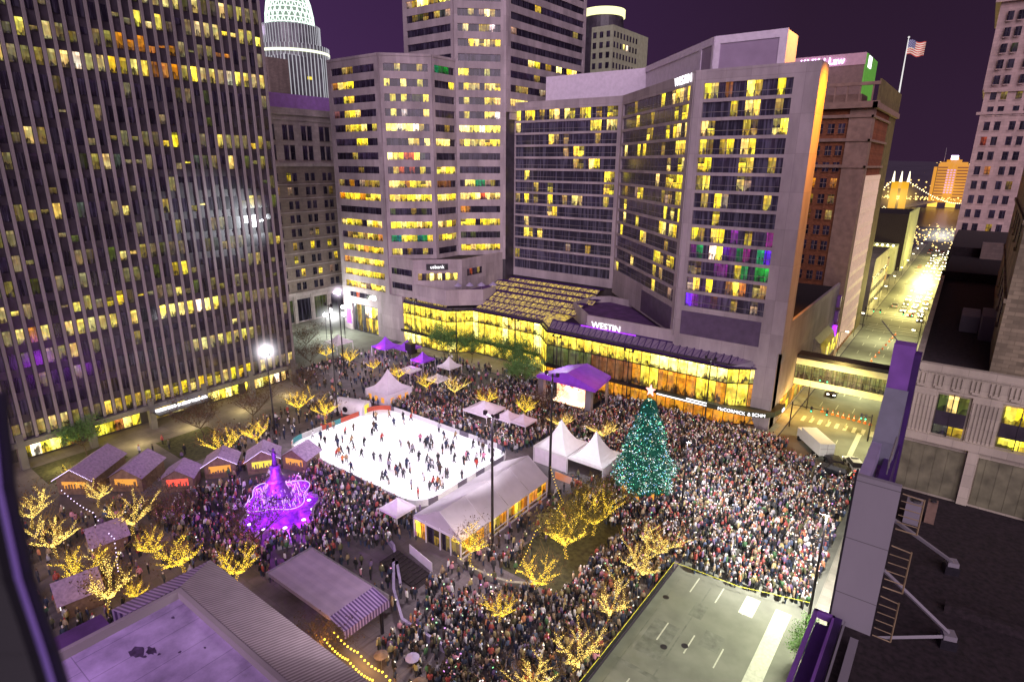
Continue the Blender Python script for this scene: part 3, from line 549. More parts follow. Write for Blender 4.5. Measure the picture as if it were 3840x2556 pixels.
m1 = MB(); m1.box(-190, -160, 92, 168, 61.2, 65.2); m1.build('roof_house', mat('lilac_roof_house', (.50, .26, .72), .7, var=.15), ob)
def bands(parent, fr, w, z0, z1, pitch, ww, wh, step, p, frame, extra='lLW', name='window', limit=100, o=.05, m='glass_n'):
    wn = Wins(parent, M_[m], name); z = z0
    while z+wh < z1:
        x = step*.5
        while x+ww/2 < w: wn.ribbon(fr, x-ww/2, x+ww/2, z, z+wh, ('.' if R.random() > p else R.choice(extra)), o); x += step
        z += pitch
    wn.finish(limit)
# brick block in front of the crowned tower
bb = thing('brown_office_slab', 'low tan slab with small square windows before the crowned tower', 'building', (-270, 176, 0)); mb = MB(); mb.box(-300, -254, 160, 170, 0, 90); mb.build('wall', M_['stone_d'], bb)
bands(bb, Fr((-300, 160, 0), (1, 0), (0, -1)), 45, 40, 88, 3.4, 1.5, 1.6, 2.5, 0, False)
GX0, GY0 = -281, 191
gt = thing('crowned_skyscraper', 'skyscraper crowned by a glowing white lattice tiara', 'building', (-262, 200, 0)); mb = MB()
mb.lathe(GX0, GY0, [(0, 17), (100, 17)], 16); mb.lathe(GX0, GY0, [(96, 13.4), (109, 13.4), (109.6, 11.5)], 20); mb.box(GX0+2, GX0+17, GY0-16, GY0+4, 0, 94)
mb.build('wall', mat('blue_grey_glass_wall', (.17, .165, .19), .3, var=.4, scale=.3), gt)
m1 = MB()
for k in range(56):
    t = 2*math.pi*k/56; r0 = 17.2; m1.tube([(GX0+r0*math.cos(t), GY0+r0*math.sin(t), 0), (GX0+r0*math.cos(t), GY0+r0*math.sin(t), 100)], .22, 4)
    m1.tube([(GX0+13.6*math.cos(t), GY0+13.6*math.sin(t), 96), (GX0+13.6*math.cos(t), GY0+13.6*math.sin(t), 109.4)], .18, 4)
for k in range(7): m1.tube([(GX0+2.2+k*2.4, GY0-16.1, 0), (GX0+2.2+k*2.4, GY0-16.1, 94.2)], .24, 4)
for k in range(11): m1.tube([(GX0+17.1, GY0-16+k*2, 0), (GX0+17.1, GY0-16+k*2, 94.4)], .26, 4)
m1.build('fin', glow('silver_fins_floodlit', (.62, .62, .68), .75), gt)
m1 = MB(); m1.lathe(GX0, GY0, [(96.4, 17.5), (97.6, 17.5)], 48); m1.build('light_ring', glow('pale_light_ring', (.95, 1, .72), 1.5), gt)
lt = glow('green_white_lattice', (.80, 1, .86), 1.6); m1 = MB(); prf = [(109.5, 11.3), (114, 11.0), (119, 10.1), (124, 8.6), (130, 6.2), (137, 3)]
def pr(z):
    for (z0, r0), (z1, r1) in zip(prf, prf[1:]):
        if z <= z1: return r0+(r1-r0)*(z-z0)/(z1-z0)
    return 1
for k in range(26):
    for sgn in (1, -1):
        pts = [(GX0+pr(z)*math.cos(2*math.pi*k/26+sgn*(z-109)*.035), GY0+pr(z)*math.sin(2*math.pi*k/26+sgn*(z-109)*.035), z) for z in np.linspace(109.5, 136, 12)]; m1.tube(pts, .3, 4)
for z in np.arange(110, 136, 2.2): m1.tube([(GX0+pr(z)*math.cos(t), GY0+pr(z)*math.sin(t), z) for t in np.linspace(0, 2*math.pi, 30)], .22, 4)
m1.build('lattice_crown', lt, gt)
m1 = MB(); m1.lathe(GX0, GY0, [(109.5, 10.5), (115, 10), (124, 7.6), (136, 2)], 20); m1.build('crown_core', glow('crown_inner_light', (.62, .85, .66), .32), gt)
m1 = MB(); f = Fr((GX0-15, GY0-12.5, 0), (1, -.1), (-.1, -1)); m1.fbox(f, 0, 12, 105, 108.6, .1, .6); m1.build('roof_sign', M_['vglow'], gt); m1 = MB(); m1.fbox(f, 2, 9, 108.6, 110.8, .1, .5); m1.build('roof_sign', M_['redl'], gt)
for k in range(26):
    t = rad(R.uniform(250, 350)); z = R.choice((84, 85, 80, 90, 74, 70)); x, y = GX0+17.4*math.cos(t), GY0+17.4*math.sin(t); m1 = MB(); m1.cbox(x, y, z, 2.6, .4, 1.3, t+1.57)
    m1.build('window', M_['yglow'], gt)
# round lit-top tower and its square neighbour
rt = thing('round_tower', 'dark round tower with a bright yellow ring of light at its top', 'building', (-148.5, 262, 0)); mb = MB(); mb.lathe(-148.5, 262, [(0, 12), (100, 12), (100, 9.2), (106, 9.2)], 32); mb.build('wall', M_['darkband'], rt)
m1 = MB(); m1.lathe(-148.5, 262, [(109.2, 9.6), (112.2, 9.6)], 40); m1.build('light_ring', glow('yellow_white_ring', (1, .97, .45), 1.6), rt); m1 = MB(); m1.lathe(-148.5, 262, [(106, 9), (109.2, 9)], 32); m1.build('crown', M_['darkband'], rt)
sq = thing('square_office_tower', 'cream square tower dotted with small square windows', 'building', (-124, 222, 0)); mb = MB(); mb.box(-129.5, -120.3, 220, 250, 0, 96.8, 0); mb.build('wall', mat('lit_cream_wall', (.38, .40, .27), .8, var=.15), sq)
bands(sq, Fr((-120.3, 220, 0), (0, 1), (1, 0)), 22, 64, 95.5, 3.6, 1.3, 2, 2.6, .12, 0, 'W'); bands(sq, Fr((-129.5, 220, 0), (1, 0), (0, -1)), 9.2, 64, 95.5, 3.6, 1.5, 2.1, 2.9, .1, 0, 'L')
m1 = MB(); m1.box(-136, -128, 224, 226, 79, 80.8); m1.build('ledge_lights', glow('greenish_white_ledge', (.85, 1, .6), 2), sq)
# brown brick block behind the hotel
br = thing('brown_brick_block', 'brown brick block with stone corner and cluttered roof beside the orange hotel end', 'building', (-35, 180, 0))
mb = MB(); mb.box(-56, -22.9, 165, 207, 0, 60, 0); ff = Fr((-56, 165, 0), (1, 0), (0, -1)); fz = Fr((-22.9, 165, 0), (0, 1), (1, 0))
mb.fbox(ff, 28.6, 33.1, 0, 60, 0, .35, 1); mb.fbox(fz, -.3, 3.6, 0, 60, 0, .3, 1); mb.fbox(fz, 29, 42, 0, 61, 0, .18, 3); [mb.fbox(fz, 4.2+k*2.2, 4.7+k*2.2, 45, 60, 0, .25, 0) for k in range(11)]
for z in (46.5, 52.4, 57.6): mb.fbox(ff, 0, 33.6, z, z+.7, 0, .6, 1); mb.fbox(fz, -.6, 29, z, z+.5, 0, .55, 1)
mb.fbox(ff, -.5, 34.3, 59.6, 61, -.3, 1.5, 1); mb.fbox(fz, -1.5, 42, 59.6, 60.8, 0, 1.0, 1)
mb.box(-40, -26, 168, 176, 60.5, 63, 1)
for k in range(13): mb.box(-55+k*2.6, -54.7+k*2.6, 166, 166.4, 60.9, 64.6, 1)
mb.box(-56, -22.3, 165.8, 166.5, 64.6, 65.3, 1); mb.box(-22.6, -22.2, 166, 206, 60.5, 65.8, 3)
wn = Wins(br, M_['glass_n'])
for r_ in range(13):
    z = 54.2-r_*3.72-(1.2 if r_ > 0 else 0)
    for c in range(6):
        for dx in (0, 2.2): punched(wn, mb, ff, [1.6+c*4.7+dx], [z], 1.4, 2.2, .13 if r_ < 9 else .2, extra='rlo')
mb.build('wall', [M_['brown'], mat('rose_stone', (.30, .19, .15), .8, var=.2), M_['stone'], mat('greenish_ribbed_wall', (.17, .13, .05), .8, var=.3, scale=.7)], br)
m1 = MB()
for r_ in range(11):
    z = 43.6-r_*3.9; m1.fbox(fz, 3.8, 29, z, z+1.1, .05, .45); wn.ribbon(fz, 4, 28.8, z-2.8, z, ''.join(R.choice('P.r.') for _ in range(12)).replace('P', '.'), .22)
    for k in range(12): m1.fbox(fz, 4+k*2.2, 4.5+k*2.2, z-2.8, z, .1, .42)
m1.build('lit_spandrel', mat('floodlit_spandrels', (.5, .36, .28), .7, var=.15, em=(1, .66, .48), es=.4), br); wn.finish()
# law office with lit letters
lo = thing('law_office_tower', 'blocky tower with pink top band, green lit side and glowing letters', 'building', (-48, 262, 0)); mb = MB()
mb.box(-75, -41.1, 260, 285, 0, 81.5, 0); mb.box(-75.2, -40.9, 259.8, 285, 81.5, 85.4, 1); mb.box(-41.09, -40.6, 260.5, 285, 60, 85.2, 2)
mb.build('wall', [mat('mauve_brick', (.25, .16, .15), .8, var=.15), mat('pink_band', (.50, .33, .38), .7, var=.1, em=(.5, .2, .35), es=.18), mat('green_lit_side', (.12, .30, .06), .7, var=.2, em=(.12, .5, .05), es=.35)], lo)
f = Fr((-62, 259.8, 0), (1, 0), (0, -1)); text('KMK | Law', 3.3, f, 7, 82.2, .4, M_['vglow'], lo); m1 = MB(); m1.box(-40.6, -40.3, 264, 270, 81, 84.8); m1.build('side_sign', M_['wglow'], lo)
fl = thing('flagpole', 'tall white flagpole with a waving striped flag on the brown roof', 'flag', (-22.6, 203, 60.8)); m1 = MB(); m1.tube([(-22.6, 203, 60.8), (-22.6, 203, 79.4)], [.22, .1], 8); m1.octa((-22.6, 203, 79.7), .3); m1.build('pole', glow('lit_white_pole', (1, .97, .95), .9), fl)
m1 = MB(); NX, NZ = 16, 13
def fp_(i, j): u = i/NX; return (-22.5+u*4.0, 203+.5*math.sin(u*9+j*.15)*u, 79-j*.27-u*.9+.25*math.sin(u*8))
for i in range(NX):
    for j in range(NZ):
        c = (.08, .08, .22) if (i < 7 and j < 7) else ((.55, .10, .08) if j % 2 == 0 else (.75, .68, .55)); 
        if i < 7 and j < 7 and (i+j) % 2: c = (.3, .3, .4)
        m1.poly([fp_(i, j), fp_(i+1, j), fp_(i+1, j+1), fp_(i, j+1)], 0, c)
m1.build('flag_cloth', col_mat('flag_cloth', em=.35), fl)
# low buildings further down the left side of the street
g1 = thing('parking_garage', 'low concrete garage with dark roof along the far street', 'building', (-30, 240, 0)); mb = MB(); mb.box(-60, -23, 222, 258, 0, 17.5, 0); mb.box(-60, -22.9, 221.9, 258, 17.5, 18.6, 0); mb.box(-59, -24, 223, 257, 17.6, 17.7, 1); mb.build('wall', [M_['walk'], M_['roofd']], g1)
bands(g1, Fr((-23, 222, 0), (0, 1), (1, 0)), 36, 3, 16, 4, 5, 1.6, 6, .4, 0, 'lo')
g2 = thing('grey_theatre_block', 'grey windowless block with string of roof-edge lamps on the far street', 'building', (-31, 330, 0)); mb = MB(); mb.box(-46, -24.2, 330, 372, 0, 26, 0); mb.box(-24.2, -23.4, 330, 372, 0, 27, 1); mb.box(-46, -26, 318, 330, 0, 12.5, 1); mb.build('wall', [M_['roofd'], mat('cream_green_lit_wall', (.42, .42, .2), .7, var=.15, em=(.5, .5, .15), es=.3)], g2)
m1 = MB()
for i in range(9): m1.octa((-44+i*2.1, 317.6, 12.9), .5)
m1.build('edge_lamp', M_['lampy'], g2)
for i, (x0, x1, y0, y1, h) in enumerate([(-60, -26, 262, 300, 10), (-58, -30, 392, 440, 9), (-3, 26, 222, 300, 12), (-4, 24, 310, 420, 8)]):
    b = thing('low_street_building', ['low shop block with warm windows past the garage', 'low block at the far left end of the street', 'low block behind the pink tower', 'small block at the far right end of the street'][i], 'building', (x0, y0, 0)); mb = MB(); mb.box(x0, x1, y0, y1, 0, h); mb.build('wall', M_['stone_d'], b)
    bands(b, Fr((x1, y0, 0), (0, 1), (1, 0)) if i < 2 else Fr((x0, y0, 0), (0, 1), (-1, 0)), y1-y0, .6, h, 3.6, 3, 2.2, 4.4, .7, 0, 'LoWlG', m='glass')
# ================================================================== RIGHT SIDE
cr_ = thing('limestone_tower', 'tall pink limestone tower with paired dark windows on the right', 'building', (10, 210, 0))
mb = MB(); fc = Fr((-3.9, 208, 0), (1, 0), (0, -1)); mb.box(-3.9, 45, 208, 245, 0, 66, 0); mb.box(-4.5, 45, 208.6, 245, 66, 86.5, 0); mb.box(-5.6, 45, 207.4, 245, 86.5, 93, 0); mb.fbox(fc, -.3, 48, 65.4, 66.4, -.2, .5); mb.fbox(fc, -.9, 48, 60, 60.7, 0, .3)
wn = Wins(cr_, M_['glass_n'])
for r_ in range(22):
    z = 4+r_*3.72
    for c in range(8):
        for dx in (0, 2.15): punched(wn, mb, fc, [1.9+c*5.2+dx], [z], 1.25, 2.15, .2, extra='LWgRo', dim=.4)
wn.finish(); mb.build('wall', [M_['carew'], M_['black']], cr_)
sb = thing('dark_low_block', 'dark flat roofed block below the pink limestone tower', 'building', (5, 130, 0)); mb = MB(); mb.box(-2.7, 30, 118, 152, 0, 29.6, 0); mb.box(-2.8, 30, 117.7, 118.3, 28, 31, 0); mb.box(-3, 30, 151.6, 152.4, 28, 31.4, 0); mb.box(-3.2, 18, 153, 206, 0, 30.5, 0); mb.box(2, 30, 150, 153, 29.5, 32.6, 1); mb.build('wall', [M_['roofd'], M_['stone_d']], sb)
on = thing('ornamented_building', 'carved limestone building with fluted pilasters beside the rooftop screen', 'building', (5, 63, 0))
fo = Fr((-2.0, 62.6, 0), (1, 0), (0, -1)); mb = MB(); mb.prism([(-2.0, 62.6), (30, 62.6), (30, 117.6), (-2.7, 117.6)], 0, 29.6, 0, 2)
mb.fbox(fo, 0, 30, 29.6, 30.3, -.5, .15); mb.fbox(fo, 0, 30, 27.9, 28.1, 0, .22); mb.fbox(fo, -.1, 30, 23.2, 23.9, 0, .55); mb.fbox(Fr((-2.0, 62.6, 0), (-.7, 55), (-1, 0)), 0, 55, 29.6, 30.3, -.4, .1)
for a in (0, 2.7, 3.6, 7.6, 12.2, 16.8):
    for k in range(5 if a in (3.6, 7.6, 12.2) else 3): pass
for (a0, a1) in ((0, 2.1), (4.6, 6.6), (9.4, 11.2), (14, 15.8)):
    mb.fbox(fo, a0, a1, 23.9, 27.9, 0, .28)
    n = 7
    for k in range(n): x = a0+(k+.5)*(a1-a0)/n; mb.fbox(fo, x-.05, x+.05, 24, 27.5, .28, .36)
for k in range(58): 
    if k % 4 != 3: mb.fbox(fo, .3+k*.33, .46+k*.33, 28.3, 29.4, .0, .13)
    if k % 4 == 1: mb.fbox(fo, .1+k*.33, .66+k*.33, 28.2, 28.4, .0, .2)
for a in (5.1, 10): mb.fbox(fo, a, a+.75, 18, 23.2, 0, .5)
mb.build('wall', [M_['orn'], M_['beige'], M_['roofd']], on)
m1 = MB(); m1.fbox(fo, .2, 5, 18.1, 22.7, .02, .12); m1.fbox(fo, 6, 9.9, 18.1, 22.6, .02, .12); m1.fbox(fo, 10.9, 20, 18.1, 22.6, .02, .12)
for k in range(22): m1.fbox(fo, .2+k*.9, .25+k*.9, 18.2, 22.6, .12, .15)
m1.build('cladding_panel', mat('stained_olive_panels', (.17, .165, .10), .8, var=.4, scale=.8, detail=8), on)
sw = Wins(on, M_['glass'], 'shop_window')
for a0, a1 in ((2.2, 4.4), (6.8, 9.2), (11.4, 13.8)):
    sw.ribbon(fo, a0, a1, 26.2, 27.7, 'gLg' if a0 < 3 else 'LLL', .1); sw.ribbon(fo, a0, a1, 24.0, 24.9, 'gl' if a0 < 3 else 'LWL', .1)
sw.finish()
for a0, a1 in ((2.2, 4.4), (6.8, 9.2), (11.4, 13.8)): m1 = MB(); m1.fbox(fo, a0, a1, 24.9, 26.2, .04, .16); m1.fbox(fo, (a0+a1)/2-.04, (a0+a1)/2+.04, 23.9, 27.9, .1, .2); m1.build('spandrel', M_['darkband'], on)
for (x, y, sx, sy, h, l) in [(1.5, 83, 1.6, 5, 1.8, 'slatted grey roof unit on the dark roof'), (3.0, 80, 1.2, 5, 2.6, 'plain grey roof unit close to the brick wall')]:
    u = thing('roof_unit', l, 'roof unit', (x, y, 29.6)); m1 = MB(); m1.box(x-sx/2, x+sx/2, y-sy/2, y+sy/2, 29.62, 29.6+h); m1.build('casing', M_['greyp'], u); m1 = MB(); [m1.box(x-sx/2-.04, x+sx/2+.04, y-sy/2+.5+k, y-sy/2+.6+k, 29.8, 29.6+h+.03) for k in range(4)]; m1.build('slats', M_['fin'], u)
bt = thing('brick_tower', 'rough beige brick tower rising at the right edge', 'building', (4, 70, 29)); mb = MB()
mb.prism([(3.3, 64.5), (30, 64.5), (30, 113), (4.1, 113)], 29.7, 52, 0); mb.prism([(4.0, 66.5), (30, 66.5), (30, 111), (4.7, 111)], 52, 75, 0); fb = Fr((3.3, 64.5, 0), (.8, 48.5), (-48.5, .8)); f2 = Fr((3.3, 64.5, 0), (1, 0), (0, -1))
for z in (36, 42.5, 49): mb.fbox(fb, 0, 48.5, z, z+.35, 0, .2)
wn = Wins(bt, M_['glass_n']); punched(wn, mb, f2, [3.0, 6.2, 9.4], [31.2, 35.0, 38.8, 42.6], 1.2, 2.1, .2, extra='g'); punched(wn, mb, fb, [6, 14, 22, 30], [33, 40, 46.5], 1.4, 2.3, .15, extra='g'); wn.finish(); mb.build('wall', [M_['beige'], M_['black']], bt)
# near roof, screen housing, braces
nb = thing('store_building', 'store block with dark gravel roof in the bottom right corner', 'building', (5, 40, 0)); mb = MB()
mb.box(-2.3, 40, 5, 62.5, 0, 17.9, 0); mb.box(-2.9, -2.3, 5, 62.5, 0, 18.3, 1); mb.build('wall', [M_['roofd'], M_['purpledark']], nb)
m1 = MB(); RR = random.Random(5)
m1.box(3.0, 20, 45, 45.5, 17.92, 18.5); m1.build('roof_curb', M_['roofd'], nb)
ls = thing('rooftop_screen', 'back of a tall rooftop video screen with grey panels, ladders and struts', 'screen', (-2, 41, 18))
m1 = MB(); m1.box(-3, -.66, 39.4, 39.75, 16.75, 28.7); m1.build('back_panel', panel_mat('grey_seamed_panel', (.25, .23, .265), 9, 4.05, seam=.45, var=.03, stain=.08, mort=.03), ls)
m1 = MB(); m1.box(-3.12, -3.0, 39.35, 39.9, 16.6, 28.9); m1.build('edge_strip', M_['black'], ls)
m1 = MB(); m1.box(-3, -2.4, 39.9, 45.6, 26.5, 28.6, 0); m1.hexa([(-3, 45.6, 27), (-1.6, 45.6, 27), (-1.6, 48.6, 27), (-3, 48.6, 27), (-3, 45.6, 28.8), (-1.6, 45.6, 28.8), (-1.6, 48.4, 31.8), (-3, 48.4, 31.8)], 1); m1.box(-3, -1.7, 48.6, 49.8, 24, 35, 2); m1.box(-2.1, -1.45, 40.2, 48.6, 17.5, 27.6, 3); m1.box(-1.69, -1.3, 48.7, 49.9, 24, 34.4, 3)
m1.build('screen_housing', [M_['lav'], mat('blue_grey_cover', (.17, .17, .22), .5, var=.15), M_['purpleglow'], M_['purpledark']], ls)
m1 = MB(); m1.tube([(-1.62, 41.3, 29.2), (-1.62, 45.4, 29.4)], .05); [m1.tube([(-1.62, 41.5+k, 28.3), (-1.62, 41.5+k, 29.2)], .04, 4) for k in range(4)]
m1.build('rail', M_['steel'], ls); m1 = MB(); m1.tube([(-1.2, 50, 33), (-4.2, 51, 36)], .04, 4); m1.build('antenna_arm', M_['black'], ls)
for (zt, zb, x1) in ((28.2, 25.8, .55), (24.6, 21.6, .5), (20.9, 17.9, .45)):
    m1 = MB(); m1.tube([(-.55, 39.6, zt), (x1, 39.6, zt-.1)], .045, 4); m1.tube([(x1, 39.6, zt), (x1, 39.6, zb)], .05, 4)
    for k in range(5): z = zt-(k+1)*(zt-zb)/5; m1.tube([(-.55, 39.6, z), (x1, 39.6, z)], .05 if k == 4 else .035, 4)
    m1.build('ladder_frame', mat('rusty_tan_steel', (.30, .22, .13), .6, .3, var=.3), ls)
for a, b in (((-.7, 39.9, 26.2), (3.1, 50.2, 18.9)), ((-.7, 39.9, 22.6), (3.25, 41.4, 18.9)), ((-.9, 39.4, 17.6), (3.25, 41.2, 18.75))):
    m1 = MB(); m1.tube([a, b], .13, 4); m1.build('strut', M_['greyp'], ls)
m1 = MB(); m1.tube([(-1.2, 38.8, 16.5), (.6, 33.5, 18)], .13, 4); m1.build('strut', M_['greyp'], ls)
for x, y in ((3.15, 50.3), (3.3, 41.4)):
    m1 = MB(); m1.cbox(x, y, 18.75, .7, .75, .34, .3); m1.cbox(x, y, 18.2, .9, .8, .7, .3, 1); m1.build('strut_foot', [M_['greyp'], M_['black']], ls)
m1 = MB()
for x0, x1, y0, y1 in ((-3.2, -3.0, 24, 31.5), (-2.3, -2.2, 24, 31.5), (-3.2, -2.2, 31.3, 31.5), (-3.2, -2.2, 23.8, 24.0)): m1.box(x0, x1, y0, y1, 23.7, 24.1)
m1.build('frame', M_['purpleglow'], ls); m1 = MB(); m1.box(-3.0, -2.3, 24.1, 31.2, 23.3, 23.5); m1.build('dark_pan', M_['purpledark'], ls)
m1 = MB(); m1.box(-1.6, -1.15, 26, 37.5, 18.2, 18.7); m1.box(-2.15, -2.05, 24, 38.5, 18.5, 18.9); m1.build('lower_beam', M_['greyp'], ls)
for (x, y, s, l, mm) in [(.2, 56.5, 1.2, 'grey roof machine beside the panelled wall', 'greyp'), (1.4, 57.3, .7, 'small rusty roof machine by the panelled wall', 'wood')]:
    u = thing('roof_unit', l, 'roof unit', (x, y, 17.9)); m1 = MB(); m1.cbox(x, y, 18.9, s, s*1.2, 1.9); m1.build('casing', M_[mm], u); m1 = MB(); m1.lathe(x, y, [(19.86, s*.35), (20.0, s*.3)], 10); m1.build('fan_hood', M_['black'], u)
# ================================================================== FAR BANK OF THE RIVER
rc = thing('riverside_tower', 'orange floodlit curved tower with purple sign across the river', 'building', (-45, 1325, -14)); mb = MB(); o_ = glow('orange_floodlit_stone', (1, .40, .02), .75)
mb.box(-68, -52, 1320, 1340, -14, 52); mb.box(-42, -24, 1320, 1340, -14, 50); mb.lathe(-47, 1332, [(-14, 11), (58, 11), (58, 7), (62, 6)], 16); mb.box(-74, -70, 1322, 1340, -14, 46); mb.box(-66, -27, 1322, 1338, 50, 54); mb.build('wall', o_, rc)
m1 = MB()
for k in range(11):
    z = -6+k*5; m1.box(-67.5, -54, 1319.3, 1320, z, z+2.2); m1.box(-40, -25, 1319.3, 1320, z, z+2.2)
m1.build('floor_band', glow('dull_amber_windows', (.45, .12, .01), .5), rc)
m1 = MB()
for k in range(10):
    for j in range(3): m1.box(-54+j*4.6, -51+j*4.6, 1319, 1320.4, 2+k*4.2, 4+k*4.2)
m1.build('window', glow('pink_windows', (.9, .45, .8), 1), rc); m1 = MB(); m1.box(-52, -42, 1318, 1319, 58, 65); m1.build('sign', M_['vglow'], rc)
m1 = MB(); m1.tube([(-62, 1330, 52), (-62, 1330, 78)], .6, 4); m1.build('antenna', M_['steel'], rc)
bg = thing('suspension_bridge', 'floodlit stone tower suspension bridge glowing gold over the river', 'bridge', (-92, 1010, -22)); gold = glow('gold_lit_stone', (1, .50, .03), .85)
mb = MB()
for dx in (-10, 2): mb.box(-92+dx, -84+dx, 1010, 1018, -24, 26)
mb.box(-102, -82, 1010, 1018, 17, 26)
mb.build('stone_tower', gold, bg); m1 = MB()
for dx in (-9, 0, 9): m1.tube([(-92+dx, 1012, 26), (-92+dx, 1012, 40)], [2, .5], 5)
m1.build('finial', glow('white_gold_finials', (1, .9, .6), 2.5), bg)
m1 = MB()
for dx in (-12, 12):
    for t in np.linspace(0, 1, 26): x = -92+dx+(t*60 if dx > 0 else -t*34); m1.octa((x, 1010-t*110 if dx < 0 else 1012+t*200, 25-34*math.sin(t*math.pi/2)), .95)
    for t in np.linspace(0, 1, 22): m1.octa((-92-12-t*30, 1008-t*90, -10-t*2+2*math.sin(t*30)), .9)
m1.build('cable_lights', glow('cable_lamps', (1, .8, .4), 4), bg); m1 = MB(); m1.hexa([(-140, 860, -15), (-128, 860, -15), (-60, 1290, -13), (-72, 1290, -13), (-140, 860, -13), (-128, 860, -13), (-60, 1290, -11), (-72, 1290, -11)]); m1.build('deck', M_['steel'], bg)
mb = MB(); R3 = random.Random(11)
for i in range(260):
    x = R3.uniform(-150, 10); mb.octa((x, R3.uniform(1305, 1345), -11+R3.random()*6), R3.uniform(.5, 1.5))
for i in range(110):
    y = R3.uniform(1500, 3400); x = R3.uniform(-.16, .02)*y; z = np.interp(y, [1310, 1900, 2600, 3400], [-14, -6, 40, 62])+3; mb.octa((x, y, z), y*.0011)
for i in range(150):
    mb.octa((R3.uniform(-45, -5), R3.uniform(420, 545), R3.uniform(.5, 7)), R3.uniform(.25, .8))
o = mb.build('distant_lights', glow('distant_town_lights', (1, .66, .2), 2.4), label='scattered gold lights of the far bank and hills'); o['category'] = 'lights'; o['kind'] = 'stuff'
mb = MB()
for i in range(3): mb.poly([(-72+i*26, 1296, -21.9+.01*i), (-58+i*26, 1296, -21.9+.01*i), (-58+i*26, 1298, -13), (-72+i*26, 1298, -13)])
o = mb.build('quay_wall', glow('floodlit_quay', (1, .55, .06), 1.6), label='brightly floodlit quay wall of the far river bank', kind='structure')
# ================================================================== BOTTOM LEFT ROOFS
pl = thing('plaza_building', 'low building with stained flat roof and ribbed metal mansard in the foreground', 'building', (-40, 12, 0)); mb = MB()
mb.box(-48.4, -16, -8, 17.5, 0, 11.6, 0); mb.build('wall', [M_['walk']], pl)
m1 = MB(); m1.poly([(-47.7, -8, 11.65), (-16, -8, 11.65), (-16, 16.8, 11.65), (-47.7, 16.8, 11.65)]); m1.build('roof', M_['membrane'], pl)
m1 = MB(); m1.box(-48.1, -47.7, 6.5, 17.2, 11.6, 12.4); m1.box(-47.7, -16, 16.8, 17.2, 11.6, 12.4); m1.build('roof_parapet', M_['fin'], pl)
m1 = MB(); m1.poly([(-51.4, 21.3, 11.2), (-14, 21.3, 11.2), (-14, 17.2, 12.45), (-48.1, 17.2, 12.45)], 0); m1.poly([(-51.4, 13, 11.2), (-51.4, 21.3, 11.2), (-48.1, 17.2, 12.45), (-48.1, 13, 12.45)], 1)
m1.poly([(-51.4, 21.3, 9.6), (-14, 21.3, 9.6), (-14, 21.3, 11.2), (-51.4, 21.3, 11.2)], 0); m1.poly([(-51.4, 13, 9.6), (-51.4, 21.3, 9.6), (-51.4, 21.3, 11.2), (-51.4, 13, 11.2)], 1)
m1.poly([(-51.4, 21.3, 9.6), (-51.4, 13, 9.6), (-48.3, 13, 9.6), (-48.3, 17.5, 9.6), (-14, 17.5, 9.6), (-14, 21.3, 9.6)], 0); m1.build('ribbed_mansard', [M_['ribx'], M_['riby']], pl)
m1 = MB(); m1.box(-53, -48.2, 3, 12.6, 8.6, 10.2); m1.box(-54.5, -48.2, 4, 8, 7, 9); m1.build('side_roof', M_['roofp'], pl)
m1 = MB(); RR = random.Random(9)
for i in range(26):
    cx, cy, r = RR.uniform(-46, -33), RR.uniform(5, 16), RR.uniform(.06, .22); m1.poly([(cx+r*math.cos(t)*RR.uniform(.6, 1.6), cy+r*math.sin(t)*RR.uniform(.5, 1.2), 11.665) for t in np.linspace(0, 5.7, 9)])
for (cx, cy, r) in ((-44.3, 12.2, .55), (-43.6, 12.9, .4), (-43.2, 9.2, .3)):
    m1.poly([(cx+r*math.cos(t)*RR.uniform(.7, 1.7), cy+r*math.sin(t)*RR.uniform(.5, 1), 11.67) for t in np.linspace(0, 6, 16)])
m1.build('roof_stain', M_['stain'], pl)
cp = thing('cafe_canopy', 'flat boarded canopy roof with ribbed edge beside the cafe terrace', 'canopy', (-46, 29, 0)); mb = MB()
mb.prism([(-53.6, 27.8), (-43, 27.8), (-43, 33.2), (-53.6, 33.2)], 4.3, 4.75); mb.build('roof', M_['plank'], cp)
m1 = MB(); m1.poly([(-43, 27.7, 4.78), (-40.8, 27.7, 4.3), (-40.8, 33.4, 4.3), (-43, 33.4, 4.78)]); m1.box(-40.8, -40.7, 27.7, 33.4, 3.4, 4.3); m1.build('ribbed_edge', M_['riby'], cp)
m1 = MB(); m1.box(-53.8, -40.7, 33.2, 33.35, 4.1, 4.85); m1.box(-53.8, -53.6, 27.6, 33.3, 4.1, 4.85); m1.build('fascia', M_['steel'], cp)
for x in (-53, -49, -45, -41.5): m1 = MB(); m1.box(x, x+.25, 32.6, 32.85, .13, 4.3); m1.build('post', M_['black'], cp)
